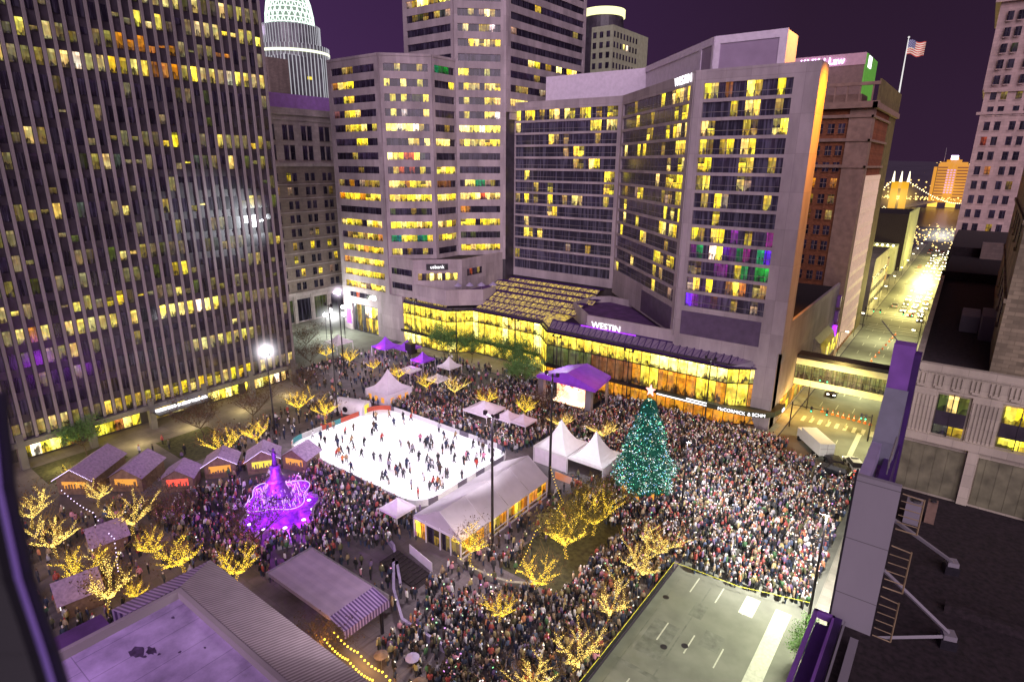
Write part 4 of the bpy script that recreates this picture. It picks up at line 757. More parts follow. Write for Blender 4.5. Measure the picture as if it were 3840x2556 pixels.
# ================================================================== PLAZA OBJECTS
rk = thing('ice_rink', 'brightly lit white ice rink full of skaters', 'rink', (-71, 62, .13))
def rrect(x0, x1, y0, y1, r, n=7):
    P = []
    for cx, cy, a in ((x1-r, y0+r, -90), (x1-r, y1-r, 0), (x0+r, y1-r, 90), (x0+r, y0+r, 180)):
        P += [(cx+r*math.cos(rad(a+90*k/n)), cy+r*math.sin(rad(a+90*k/n))) for k in range(n+1)]
    return P
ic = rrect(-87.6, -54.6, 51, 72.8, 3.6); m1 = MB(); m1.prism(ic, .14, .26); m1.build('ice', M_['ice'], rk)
m1 = MB(); Pp = ic+[ic[0]]; RB = random.Random(2)
for a, b in zip(Pp[:-1], Pp[1:]):
    d = Vector((b[0]-a[0], b[1]-a[1])); n = max(1, round(d.length/2.2)); f = Fr(a, d, (d.y, -d.x)); near = a[0] < -84
    for k in range(n):
        c = RB.choice([(.5, .09, .05), (.5, .09, .05), (.06, .28, .30), (.6, .6, .6)]) if near else RB.choice([(.62, .6, .64), (.62, .6, .64), (.12, .10, .14)])
        m1.fbox(f, k*d.length/n, (k+1)*d.length/n, .14, 1.15, 0, .12, 0, c)
m1.build('barrier', M_['colpaint'], rk)
def peak_tent(x0, x1, y0, y1, ze, zp, label, walls='', group=None, mroof='vinyl', name='peaked_tent'):
    t = thing(name, label, 'tent', ((x0+x1)/2, (y0+y1)/2, .13), group); m = MB(); cx, cy = (x0+x1)/2, (y0+y1)/2; n = 8
    C4 = [(x0, y0), (x1, y0), (x1, y1), (x0, y1)]
    for i in range(4):
        a, b = C4[i], C4[(i+1) % 4]
        for k in range(n):
            def P(u, s): ex = a[0]+(b[0]-a[0])*s; ey = a[1]+(b[1]-a[1])*s; return (cx+(ex-cx)*u, cy+(ey-cy)*u, ze+(zp-ze)*(1-u)**2.0)
            for j in range(6): m.poly([P(1-k/n, j/6), P(1-k/n, (j+1)/6), P(1-(k+1)/n, (j+1)/6), P(1-(k+1)/n, j/6)])
        d = Vector((b[0]-a[0], b[1]-a[1])); f = Fr(a, d, (d.y, -d.x)); m.fbox(f, 0, d.length, ze-.32, ze+.01, -.03, .03)
    m.build('roof', M_[mroof], t)
    for x, y in C4: p = MB(); p.tube([(x, y, .13), (x, y, ze)], .06, 6); p.build('leg', M_['white'], t)
    if walls:
        w = MB(); g = MB()
        for i in range(4):
            a, b = C4[i], C4[(i+1) % 4]; d = Vector((b[0]-a[0], b[1]-a[1])); f = Fr(a, d, (d.y, -d.x))
            if str(i) in walls: w.fbox(f, .1, d.length-.1, .15, ze-.3, -.1, -.06)
            if 'g' in walls and str(i) in walls:
                for k in range(3): g.fbox(f, .8+k*1.9, 1.7+k*1.9, .9, 2.0, -.05, -.02)
        w.build('side_wall', M_['vinyl'], t)
        if g.f: g.build('lit_window', M_['oglow'], t)
    return t
peak_tent(-92.8, -86.2, 73.2, 79.7, 2.8, 6.9, 'lilac high-peak tent with orange lit walls behind the rink corner', '012g')
peak_tent(-50.7, -44.4, 73, 79.5, 3.0, 7.4, 'left one of the two white high-peak tents near the big tree', '0', None, 'white')
peak_tent(-44.2, -38, 73, 79.5, 3.0, 7.2, 'right one of the two white high-peak tents near the big tree', '1', None, 'white')
for (x, y, s, ze, zp, l, mr) in [(-67.2, 80.3, 5.6, 2.8, 4.4, 'larger lilac pop-up canopy at the far side of the rink', 'vinyl'), (-61.9, 80.6, 3.6, 2.5, 3.9, 'small pop-up canopy in the middle of the three by the rink', 'vinyl'), (-58.7, 81, 3.6, 2.5, 3.8, 'small pop-up canopy rightmost of the three by the rink', 'vinyl'),
    (-55, 47.4, 3.4, 2.6, 4, 'small white canopy at the near rink corner beside the long tent', 'vinyl'), (-112.6, 96, 5, 2.8, 5.2, 'purple lit canopy at the far left by the black speaker box', 'purplefab'), (-108, 99, 5, 2.6, 4.4, 'violet canopy just left of the black speaker box', 'purplefab'),
    (-98, 94.6, 4, 2.6, 4.4, 'magenta glowing canopy in the back of the square', 'purplefab'), (-89.9, 95, 4, 2.6, 4.8, 'pinkish white glowing canopy at the back of the square', 'white'), (-86.2, 87.3, 3.6, 2.5, 3.6, 'white canopy lying low among the lit trees at the back', 'white'), (-94.9, 87.5, 3.6, 2.6, 3.2, 'flat grey canopy among the lit trees at the back', 'vinyl'), (-125, 91, 5, 2.8, 4.6, 'white and violet canopy near the side street lamps', 'white')]:
    peak_tent(x-s/2, x+s/2, y-s/2, y+s/2, ze, zp, l, '', 'pop-up canopies around the square', mr, 'popup_canopy')
sp = thing('speaker_box', 'black speaker box on a stand at the back of the square', 'speaker', (-105, 97.2, .13)); m1 = MB(); m1.cbox(-105, 97.2, 3.2, 2.2, 1.4, 2.6); m1.build('cabinet', M_['black'], sp); m1 = MB(); [m1.tube([(-105+dx, 97.2+dy, .13), (-105, 97.2, 2)], .06, 4) for dx, dy in ((-1, -.6), (1, -.6), (0, 1))]; m1.build('stand', M_['steel'], sp)
# long marquee
lt_ = thing('marquee_tent', 'long white gabled marquee tent at the near end of the rink', 'tent', (-47, 56, .13)); m1 = MB(); xl, xr, xm, y0, y1, ze, zr = -51, -42.9, -46.4, 46.6, 65.4, 3.1, 5.6
nb_ = 4
for k in range(nb_):
    a, b = y0+(y1-y0)*k/nb_, y0+(y1-y0)*(k+1)/nb_; m1.poly([(xr+.3, a+.03, ze), (xr+.3, b-.03, ze), (xm, b-.03, zr), (xm, a+.03, zr)]); m1.poly([(xl-.3, b-.03, ze), (xl-.3, a+.03, ze), (xm, a+.03, zr), (xm, b-.03, zr)])
m1.poly([(xl, y0, ze), (xr, y0, ze), (xm, y0, zr)]); m1.poly([(xr, y1, ze), (xl, y1, ze), (xm, y1, zr)]); m1.build('roof', mat('marquee_vinyl', (.58, .53, .60), .5, var=.1, scale=.5), lt_)
m1 = MB()
for k in range(nb_+1): a = y0+(y1-y0)*k/nb_; m1.box(xr-.08, xr+.08, a-.08, a+.08, .13, ze); m1.box(xl-.08, xl+.08, a-.08, a+.08, .13, ze); m1.tube([(xr, a, ze+.06), (xm, a, zr+.06), (xl, a, ze+.06)], .04, 4)
for x in (-48.9, -46.4, -44.6): m1.box(x-.07, x+.07, y0-.07, y0+.07, .13, ze+.2)
m1.box(xr-.06, xr+.1, y0, y1, ze-.35, ze); m1.box(xr-.05, xr+.06, y0, y1, .9, 1.02); m1.box(xl, xr, y0-.08, y0+.02, ze-.3, ze); m1.box(xr-.05, xr+.06, y0, y1, .13, .35); m1.build('frame', M_['white'], lt_)
wn = Wins(lt_, M_['glass'], 'clear_wall'); fs = Fr((xr-.12, y0, 0), (0, 1), (1, 0)); ff2 = Fr((xl, y0+.12, 0), (1, 0), (0, -1))
for k in range(nb_): wn.ribbon(fs, .2+k*4.7, 4.5+k*4.7, .4, 2.75, 'loLloo' if k < 3 else 'ooLo', 0)
wn.ribbon(ff2, .1, 2, .3, 2.7, 'Lo', 0); wn.ribbon(ff2, 2.3, 4.5, .3, 2.7, '.l', 0); wn.ribbon(ff2, 4.8, 6.2, .3, 2.7, '.l', 0); wn.ribbon(ff2, 6.4, 8, .3, 2.7, 'll', 0); wn.finish()
tn = thing('tunnel_tent', 'small round-topped lilac tunnel tent at the left rink corner', 'tent', (-90.5, 67.6, .13)); m1 = MB(); dv = Vector((6.4, 2.2, 0)).normalized(); nv = Vector((-dv.y, dv.x, 0)); P0 = Vector((-93.6, 67, 0))
A = [(math.cos(t)*1.7, .13+1.0+math.sin(t)*1.9 if t > 0 else .13) for t in np.linspace(0, math.pi, 11)]; A = [(1.7, .13), (1.7, 1.1)]+[(1.7*math.cos(t), 1.1+1.6*math.sin(t)) for t in np.linspace(.3, math.pi-.3, 9)]+[(-1.7, 1.1), (-1.7, .13)]
for a, b in zip(A[:-1], A[1:]):
    for k in range(4): m1.poly([P0+nv*a[0]+dv*(k*1.6)+Vector((0, 0, a[1])), P0+nv*b[0]+dv*(k*1.6)+Vector((0, 0, b[1])), P0+nv*b[0]+dv*(k*1.6+1.56)+Vector((0, 0, b[1])), P0+nv*a[0]+dv*(k*1.6+1.56)+Vector((0, 0, a[1]))])
m1.poly([P0+nv*a[0]+dv*6.3+Vector((0, 0, a[1])) for a in A]); m1.poly([P0+nv*a[0]+Vector((0, 0, a[1])) for a in A]); m1.build('cover', M_['white'], tn)
m1 = MB(); c_ = P0+dv*6.34; m1.poly([c_+nv*a+Vector((0, 0, z)) for a, z in ((-.8, .2), (.8, .2), (.8, 2), (-.8, 2))]); m1.build('lit_door', M_['yglow'], tn); m1 = MB(); c2_ = P0+dv*2.6-nv*1.74; m1.poly([c2_+dv*.55*math.cos(t)+Vector((0, 0, 1.1+.6*math.sin(t)))-nv*.03 for t in np.linspace(0, 6, 14)]); m1.build('vent', M_['black'], tn)
# stage
sg_ = thing('concert_stage', 'purple roofed concert stage with bright white and red backdrop', 'stage', (-58, 97, .13)); m1 = MB()
fl_, fr_, bl_, brr = (-64.2, 93, 6.6), (-50.9, 93, 6.6), (-62.5, 101.5, 6.6), (-52.2, 101.5, 6.6); rf, rb = (-57.6, 93.6, 8.3), (-57.4, 101, 8.3)
m1.poly([fl_, fr_, rf]); m1.poly([fr_, brr, rb, rf]); m1.poly([bl_, fl_, rf, rb]); m1.poly([brr, bl_, rb]); m1.poly([(p[0], p[1], p[2]-.1) for p in (fl_, bl_, brr, fr_)])
for a, b in ((fl_, fr_), (fr_, brr)): d = Vector((b[0]-a[0], b[1]-a[1])); m1.fbox(Fr(a[:2], d, (d.y, -d.x)), 0, d.length, 6.0, 6.6, -.05, .05)
m1.build('roof', M_['purplefab'], sg_)
for (x, y) in ((-64.2, 95), (-53.2, 95), (-62, 101), (-52.6, 101)):
    m1 = MB(); s_ = .8 if y < 98 else .3
    m1.cbox(x, y, 3.3, s_*1.6, s_*1.2, 6.2 if y < 98 else 6.4); m1.build('speaker_tower' if y < 98 else 'post', M_['greyp'] if y < 98 else M_['steel'], sg_)
m1 = MB(); m1.box(-62.4, -53.9, 94.6, 101, .13, 1.2); m1.build('deck', M_['black'], sg_)
bd, nt, p, N, L = nodes('stage_backdrop'); g = N.new('ShaderNodeNewGeometry'); nz = N.new('ShaderNodeTexNoise'); nz.inputs['Scale'].default_value = .55; nz.inputs['Detail'].default_value = 5; L.new(g.outputs['Position'], nz.inputs['Vector']); cr = N.new('ShaderNodeValToRGB')
cr.color_ramp.elements[0].position = .40; cr.color_ramp.elements[0].color = (.9, .22, .03, 1); cr.color_ramp.elements[1].position = .60; cr.color_ramp.elements[1].color = (1, .70, .26, 1); L.new(nz.outputs[0], cr.inputs[0]); L.new(cr.outputs[0], p.inputs['Emission Color']); p.inputs['Emission Strength'].default_value = 1.6; bd.cycles.emission_sampling = 'NONE'
m1 = MB(); m1.box(-62, -54.4, 97.2, 97.4, 1.2, 4.4); m1.box(-61.8, -54.4, 94.9, 97.2, 1.21, 1.3); m1.build('backdrop', bd, sg_)
m1 = MB(); RB = random.Random(4)
for i in range(60): m1.octa((RB.uniform(-62, -54), RB.uniform(96.6, 97.1), RB.uniform(4.0, 5.6)), RB.uniform(.12, .3))
m1.build('red_decoration', glow('red_stage_lights', (1, .10, .04), 1.4), sg_)
# christmas tree
xt = thing('christmas_tree', 'giant green Christmas tree covered in coloured lights with a red star', 'christmas tree', (-32.2, 75, .13)); X0, Y0 = -32.2, 75.0
RX = random.Random(21); m1 = MB(); bl = MB(); TR = lambda z: np.interp(z, [1.6, 2.6, 5, 9, 12.5, 15.2], [2.9, 3.85, 3.4, 2.3, 1.25, .2])
for i in range(5200):
    z = 1.7+13.4*(RX.random()**1.35); r0 = TR(z); t = RX.uniform(0, 6.283); lob = 1+.13*math.sin(5*t+z*1.1)+.07*math.sin(11*t+z*2)+.09*math.sin(z*5.2); r = r0*lob*RX.uniform(.7, 1.07); x, y = X0+r*math.cos(t), Y0+r*math.sin(t); s = RX.uniform(.22, .5)
    m1.poly([(x, y, z), (x+s*math.cos(t+.5), y+s*math.sin(t+.5), z-s*.45), (x+s*1.1*math.cos(t-.1), y+s*1.1*math.sin(t-.1), z-s*.25), (x+s*math.cos(t-.6), y+s*math.sin(t-.6), z-s*.5)])
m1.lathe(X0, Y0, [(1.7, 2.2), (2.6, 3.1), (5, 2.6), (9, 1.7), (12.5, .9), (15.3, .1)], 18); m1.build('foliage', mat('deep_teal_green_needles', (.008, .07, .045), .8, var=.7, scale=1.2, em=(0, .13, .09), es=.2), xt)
cols = [(.9, 1, .95), (.05, .75, .6), (.1, .35, 1), (.1, .8, .3), (1, .7, .35), (.8, .9, 1), (1, .3, .15)]
for i in range(4400):
    z = 1.8+13.3*(RX.random()**1.3); r0 = TR(z)*1.03; t = RX.uniform(0, 6.283); r = r0*(1+.13*math.sin(5*t+z*1.1)+.07*math.sin(11*t+z*2)+.09*math.sin(z*5.2))*RX.uniform(.93, 1.07); c = RX.choices(cols, [2.5, 8, 5, 7, 1.6, 1.5, .8])[0]; k = RX.choice((.25, .5, .8, 1.2, 2.6)); bl.octa((X0+r*math.cos(t), Y0+r*math.sin(t), z), RX.uniform(.035, .075), 0, tuple(q*k for q in c))
lm, nt, p, N, L = nodes('coloured_bulbs'); a_ = N.new('ShaderNodeAttribute'); a_.attribute_name = 'Col'; L.new(a_.outputs['Color'], p.inputs['Emission Color']); p.inputs['Emission Strength'].default_value = 1.5; lm.cycles.emission_sampling = 'NONE'; bl.build('string_lights', lm, xt)
m1 = MB(); pts = []
for k in range(10): a = math.pi/2+k*math.pi/5; r = .95 if k % 2 == 0 else .4; pts.append((X0+r*math.cos(a)*.8, r*math.sin(a)))
m1.poly([(x, Y0-.1-(x-X0)*.0, 16.4+z) for x, z in pts]); m1.poly([(x, Y0+.1, 16.4+z) for x, z in reversed(pts)]); m1.build('star', glow('red_white_star', (1, .35, .32), 3), xt)
m1 = MB()
for k in range(9): t = 2*math.pi*k/9; m1.tube([(X0+3.1*math.cos(t), Y0+3.1*math.sin(t), .15), (X0+3.1*math.cos(t), Y0+3.1*math.sin(t), 1.9)], .24, 6)
m1.build('lit_post', M_['oglow'], xt); m1 = MB(); m1.tube([(X0, Y0, .13), (X0, Y0, 3)], .5, 8); m1.build('trunk', M_['bark'], xt)
# fountain
fn = thing('fountain', 'purple-lit tiered fountain with bronze figure raising both arms', 'fountain', (-69.6, 38.9, .13)); FX, FY = -69.6, 38.9
pw, nt, p, N, L = nodes('purple_lit_water'); g = N.new('ShaderNodeNewGeometry'); nz = N.new('ShaderNodeTexNoise'); nz.inputs['Scale'].default_value = .9; nz.inputs['Detail'].default_value = 4; L.new(g.outputs['Position'], nz.inputs['Vector']); cr = N.new('ShaderNodeValToRGB')
cr.color_ramp.elements[0].position = .35; cr.color_ramp.elements[0].color = (.06, .004, .22, 1); cr.color_ramp.elements[1].position = .68; cr.color_ramp.elements[1].color = (.50, .03, 1, 1); L.new(nz.outputs[0], cr.inputs[0]); L.new(cr.outputs[0], p.inputs['Emission Color']); p.inputs['Emission Strength'].default_value = 1.5; p.inputs['Base Color'].default_value = (.1, .02, .2, 1); p.inputs['Roughness'].default_value = .15; pw.cycles.emission_sampling = 'NONE'
quat = lambda t: 1+.16*math.cos(4*t)
m1 = MB(); m1.lathe(FX, FY, [(.14, 5.4), (.55, 5.4), (.55, 5.0), (.35, 5.0)], 48, 0, quat); m1.build('pool_rim', M_['walk'], fn); m1 = MB(); m1.lathe(FX, FY, [(.36, 4.98), (.40, 4.9)], 48, 0, quat); m1.build('pool_water', pw, fn)
m1 = MB(); m1.lathe(FX, FY, [(.4, 3.3), (1.2, 3.0), (2.2, 3.2), (2.5, 3.9), (2.95, 4.1), (2.95, 3.7), (2.6, 3.5)], 48, 0, quat); m1.build('upper_basin', pw, fn)
m1 = MB(); m1.tube([(FX+4.05*quat(t)*math.cos(t), FY+4.05*quat(t)*math.sin(t), 3.0) for t in np.linspace(0, 6.283, 60)], .055, 5); m1.build('falling_water_edge', glow('white_violet_water', (.85, .6, 1), 1.2), fn)
m1 = MB(); m1.lathe(FX, FY, [(2.5, 2.1), (3.4, 1.6), (3.7, 1.9), (4.1, 1.2), (5.3, 1.0), (5.5, 1.5), (5.7, 1.0), (6.2, .75), (7.2, .6), (7.4, .8), (7.6, .4)], 16)
for k in range(4):
    t = rad(45+90*k); m1.tube([(FX+1.5*math.cos(t), FY+1.5*math.sin(t), 2.2), (FX+1.3*math.cos(t), FY+1.3*math.sin(t), 3.3), (FX+1.1*math.cos(t), FY+1.1*math.sin(t), 4.1)], [.5, .38, .2], 8); m1.octa((FX+1.1*math.cos(t), FY+1.1*math.sin(t), 4.3), .22)
m1.build('bronze_pedestal', mat('purple_washed_bronze', (.16, .06, .3), .4, .3, var=.4, scale=2, em=(.4, .02, .9), es=.07), fn, smooth=True)
m1 = MB(); m1.tube([(FX, FY, 7.5), (FX, FY, 8.1), (FX, FY, 8.7), (FX, FY, 9.2), (FX, FY, 9.6), (FX, FY, 9.75)], [.42, .34, .24, .30, .28, .1], 10); m1.lathe(FX, FY, [(9.72, .08), (9.85, .15), (10.02, .17), (10.15, .1), (10.2, .02)], 10)
for s in (-1, 1): m1.tube([(FX+.24*s, FY, 9.5), (FX+.62*s, FY, 9.42), (FX+.98*s, FY-.1, 9.62), (FX+1.12*s, FY-.12, 9.66)], [.11, .085, .06, .035], 7)
m1.build('bronze_figure', mat('purple_lit_bronze', (.07, .03, .12), .4, .3, var=.3, scale=2), fn, smooth=True)
m1 = MB(); RF = random.Random(8)
for i in range(260):
    t = RF.uniform(0, 6.28); r = RF.uniform(.5, 3.9); z = 3.1+RF.random()*2.2*(1-r/4.2); m1.tube([(FX+r*math.cos(t), FY+r*math.sin(t), z), (FX+(r+.12)*math.cos(t), FY+(r+.12)*math.sin(t), z-.5)], .035, 4)
m1.build('water_jets', glow('violet_water_spray', (.8, .45, 1), 1.5), fn)
m1 = MB()
for k in range(10): t = 2*math.pi*k/10+.2; m1.lathe(FX+4.3*math.cos(t), FY+4.3*math.sin(t), [(.42, .28), (.46, .2)], 10)
m1.build('pool_lamp', glow('white_violet_lamp', (.9, .7, 1), 5), fn)
gr_ = mat('pale_granite', (.42, .40, .46), .6, var=.15, scale=4)
for a in (0, 2.1, 4.0): m1 = MB(); m1.cbox(FX+6.9*math.cos(a-.5), FY+6.9*math.sin(a-.5), .35, 3.4, 1.8, .45, a-.5); m1.build('stone_bench_block', gr_, fn)
# market huts
def hut(x, y, a, w, d, h, label, lit='oglow', edge='bulbv'):
    t = thing('market_hut', label, 'hut', (x, y, .13), 'christmas market huts'); f = Fr((x-math.cos(a)*w/2, y-math.sin(a)*w/2, 0), (math.cos(a), math.sin(a))); D = -d
    m = MB(); m.fbox(f, 0, w, .15, h, D, 0); m.build('wall', M_['wood'], t)
    m = MB(); e = .35; rz = h+w*.33
    m.poly([f.pt(-e, h-.12, e), f.pt(w/2, rz, e), f.pt(w/2, rz, D-e), f.pt(-e, h-.12, D-e)]); m.poly([f.pt(w/2, rz, e), f.pt(w+e, h-.12, e), f.pt(w+e, h-.12, D-e), f.pt(w/2, rz, D-e)]); m.build('roof', M_['shingle'], t)
    m = MB(); m.poly([f.pt(0, h, .01), f.pt(w, h, .01), f.pt(w/2, rz-.1, .01)]); m.build('gable', M_['wood'], t); m = MB(); m.poly([f.pt(0, h, D), f.pt(w, h, D), f.pt(w/2, rz-.1, D)]); m.build('gable', M_['wood'], t)
    m = MB(); m.fbox(f, w*.15, w*.85, 1.1, 2.2, .01, .06); m.build('counter_opening', M_[lit], t)
    m = MB(); q_ = random.Random(int(x*10)); [m.fbox(f, w*(.16+.085*k), w*(.16+.085*k)+q_.uniform(.12, .3), 1.1, 1.1+q_.uniform(.15, .8), .06, .14) for k in range(8)]; m.fbox(f, w*.12, w*.88, .95, 1.1, .0, .35); m.build('counter', M_['wood'], t)
    if edge is None: return
    m = MB()
    for s in range(16): u = s/15; m.octa(tuple(f.pt(-e+(w/2+e)*u, h-.12+(rz-h+.12)*u+.05, e+.03)), .065); m.octa(tuple(f.pt(w/2+(w/2+e)*u, rz-(rz-h+.12)*u+.05, e+.03)), .065)
    m.build('edge_lights', M_[edge], t)
hut(-97.5, 23.5, rad(38), 5, 8, 2.6, 'largest purple roofed hut with a lit zigzag gable at the far left'); hut(-92.5, 28.4, rad(38), 4.6, 6, 2.5, 'purple roofed hut behind the zigzag lit hut', edge=None); hut(-86.5, 33, rad(48), 4.2, 3.6, 2.4, 'hut with a red-orange lit counter left of the fountain', 'redl', None)
hut(-85.6, 38.9, rad(52), 4.4, 3.6, 2.4, 'hut with white lit gable behind the red counter hut'); hut(-81.8, 43.8, rad(55), 4.6, 3.8, 2.5, 'hut with yellow window and white gable near the rink corner', 'yglow'); hut(-78.6, 47.2, rad(20), 4.4, 3.6, 2.4, 'hut with orange lit side touching the rink barrier', edge=None)
for i, (x, y) in enumerate([(-80, 19.5), (-71.5, 13.6)]): hut(x, y, rad(-8), 4.4, 3.6, 2.3, 'dark roofed market hut '+['with white glow in the middle of the market', 'nearest to the ribbed roof'][i], 'wglow', None)
# lamp masts, banners and walls
def mast(x, y, h, label, lit=0, arm=0, group=None, r=.16, z0=.13):
    t = thing('light_mast', label, 'lamp post', (x, y, z0), group); m = MB(); m.tube([(x, y, z0), (x, y, h)], [r, r*.6], 8); m.tube([(x, y, z0), (x, y, z0+.8)], .3, 8); m.build('pole', M_['black'], t); m = MB(); g = MB()
    n = 4 if lit else 2
    m.tube([(x-.9, y, h-.3), (x+.9, y, h-.3)], .07, 4)
    for k in range(n):
        dx = (-.9+1.8*k/(n-1)); m.cbox(x+dx, y-.15, h+.05, .42, .3, .5)
        if lit: g.cbox(x+dx, y-.34, h+.05, .36, .06, .42)
    m.build('lamp_head', M_['black'], t)
    if lit: g.build('lens', M_['lampw'], t)
    return t
mast(-40.7, 50, 19, 'tall black mast in front of the marquee tent', r=.2); mast(-42.5, 65.4, 19.3, 'tall black mast at the far end of the marquee tent', r=.22); mast(-25.7, 73.6, 11.2, 'dark mast with white top right of the Christmas tree'); mast(-93.4, 53, 15.3, 'blazing white floodlight mast left of the rink', 1, r=.18); mast(-91.2, 64.9, 22, 'slim dark mast behind the left rink corner'); mast(-109.5, 80.6, 19.2, 'mast with a violet-white lamp near the side street', 1)
mast(-6.6, 61.3, 13.6, 'thin dark lamp post close to the rooftop screen'); mast(-34.2, 106, 12.9, 'twin headed lamp post in front of the atrium right end'); mast(-108.4, 102.3, 14.2, 'lamp post before the left atrium bay'); mast(-93.8, 101.9, 13.7, 'lamp post before the middle atrium bay'); mast(-80, 106.9, 12.6, 'lamp post where the atrium glass turns'); mast(-66, 103, 12, 'lamp post left of the stage roof'); mast(-49.5, 103.5, 12, 'lamp post right of the stage roof')
for i, (x, y) in enumerate([(-139.9, 100), (-137, 96), (-133.5, 99.5), (-141, 105)]):
    t = thing('street_lamp', 'bright white globe street lamp in the side street cluster', 'lamp post', (x, y, .02), 'white globe lamps on the side street'); m = MB(); m.tube([(x, y, .02), (x, y, 6.5)], .1, 6); m.build('pole', M_['black'], t); m = MB(); m.lathe(x, y, [(6.4, .1), (6.6, .42), (7.0, .5), (7.3, .3), (7.4, .05)], 10); m.build('globe', M_['lampw'], t)
for i in range(26):
    y = 128+i*12.5; x = -21.9 if i % 2 else -6.1
    t = thing('street_lamp', 'street lamp along the bright street to the river', 'lamp post', (x, y, .13), 'lamps lining the street to the river'); s = 1 if x < -10 else -1; m = MB(); m.tube([(x, y, .13), (x, y, 7), (x+1.3*s, y, 7.4)], .07, 5); m.build('pole', M_['black'], t); m = MB(); m.cbox(x+1.4*s, y, 7.3, .7, .35, .16); m.build('lamp_head', M_['lampy'], t)
def signal(x, y, z, L_, s, label):
    t = thing('traffic_signal', label, 'traffic light', (x, y, .13)); m = MB(); m.tube([(x, y, .13), (x, y, z)], .12, 6); m.tube([(x, y, z-.6), (x+L_*s, y, z-.4)], .07, 5); m.build('pole', M_['black'], t)
    for k in (.55, .98): m = MB(); m.cbox(x+L_*s*k, y-.1, z-.7, .36, .3, 1.1); h = m.build('signal_head', M_['black'], t); m = MB(); m.octa((x+L_*s*k, y-.28, z-1.0), .16); m.build('signal_lens', M_['grnl'], h)
signal(-20.9, 113.7, 5.2, 6, 1, 'traffic signal arm with green light beside the white truck'); signal(-20.3, 125, 7.6, 3, 1, 'signal pole rising in front of the skywalk'); signal(-8.3, 115.8, 5.2, 1.6, -1, 'single signal by the right kerb near the cones'); signal(-7, 205, 6.5, 5, -1, 'signal arm at the far crossing on the right'); signal(-21.5, 204, 6.5, 4, 1, 'signal arm at the far crossing on the left')
def wallbox(name, label, pts, z0, z1, w, m, cat='wall'):
    mb = MB()
    for a, b in zip(pts[:-1], pts[1:]):
        d = Vector((b[0]-a[0], b[1]-a[1])); mb.fbox(Fr(a, d, (d.y, -d.x)), 0, d.length, z0, z1, -w/2, w/2)
    o = mb.build(name, m, label=label); o['category'] = cat
wallbox('low_wall', 'long low violet wall running past the stairs to the street', [(-49.5, 41.6), (-44.8, 37.4), (-40.6, 34.8), (-33.2, 34.9)], .13, 1.0, .3, M_['lav']); wallbox('low_wall', 'diagonal low wall above the garage ramp', [(-57.6, 45.3), (-51, 43), (-45, 38.6)], .13, .9, .3, M_['lav'])
wallbox('garden_wall', 'curved low wall edged with bulbs in front of the marquee', [(-43, 46.2), (-40.3, 45.8), (-37.6, 46.0), (-35.2, 46.6), (-33.4, 47.8)], .13, .8, .35, M_['walk'])
wallbox('white_fence', 'white panel fence beside the dark stairs', [(-49, 43.8), (-44.2, 42.9)], .13, 1.4, .08, M_['white'], 'fence'); wallbox('banner_fence', 'pink and orange banner fence below the white peaked tents', [(-44.9, 70.6), (-40, 70.5)], .13, 1.3, .08, mat('pink_banner', (.75, .48, .42), .6, c2=(.8, .25, .05), var=.1, scale=.5), 'fence')
wallbox('street_barrier', 'yellow-edged dark barrier holding the crowd back from the road', [(-21.6, 30), (-21.6, 61.2)], .13, 1.1, .06, M_['black'], 'barrier')
mb = MB(); mb.tube([(-21.55, 30, 1.2), (-21.5, 45, 1.12), (-21.5, 61, 1.2), (-14, 61.7, 1.0), (-6.8, 63.6, 1.2)], .028, 5); o = mb.build('caution_tape', mat('yellow_tape', (.75, .7, .05), .5, var=.1, em=(.8, .8, .05), es=.3), label='yellow caution tape between crowd and empty road'); o['category'] = 'tape'
mb = MB()
for k in range(10): mb.box(-49.6+k*.62, -49.0+k*.62, 39.5-k*.0, 42.4, .13, .2+.1*(9-k))
mb.build('stairs', M_['roofd'], label='dark stairs going down beside the marquee', kind='structure')
flat('lawn', [(-38.5, 48.5), (-30, 48.5), (-30, 66), (-38.5, 66)], .15, M_['grass'], 'small dark lawn with lit trees'); flat('lawn', [(-112, 22), (-104, 22), (-104, 33), (-112, 33)], .15, M_['grass'], 'dark planted bed beside the tower'); flat('lawn', [(-106, 38), (-94, 38), (-94, 47), (-106, 47)], .15, M_['grass'], 'dark planted bed under the bright floodlight')
def strand(name, label, pts, m='bulb', step=.45, r=.075):
    t = thing(name, label, 'string lights', pts[0]); b = MB(); w = MB()
    for a, c in zip(pts[:-1], pts[1:]):
        a, c = Vector(a), Vector(c); n = max(2, int((c-a).length/step)); P = [a.lerp(c, k/n)-Vector((0, 0, .35*4*(k/n)*(1-k/n))) for k in range(n+1)]
        for q in P: b.octa(tuple(q), r)
        w.tube(P, .015, 3)
    b.build('bulbs', M_[m], t); w.build('wire', M_['black'], t)
strand('light_strand', 'string of bulbs curving along the garden wall', [(-43, 46.2, 1), (-40.3, 45.8, 1), (-37.6, 46, 1), (-35.2, 46.6, 1), (-33.4, 47.8, 1)]); strand('light_strand', 'string of bulbs hanging from the far mast to the garden', [(-42.4, 65.3, 5.2), (-38, 62, 2.6), (-37, 54, 2.8), (-35.4, 47.8, 1.2)])
strand('light_strand', 'double string of fat orange bulbs above the cafe terrace', [(-41.5, 27.2, 4.2), (-38, 27.1, 4), (-34.5, 27, 4), (-30, 26.8, 4)], 'bulb', .5, .13); strand('light_strand', 'string of orange bulbs on the mansard edge over the cafe', [(-41.5, 26.1, 4.2), (-38, 26, 4), (-34.5, 25.9, 4), (-30, 25.8, 4)], 'bulb', .36, .13)
strand('light_strand', 'dotted violet string crossing the market', [(-93.5, 21, 3.4), (-84, 21.5, 3.4), (-76, 21, 3.2), (-69, 18.8, 3.2)], 'bulbv', .9, .08)
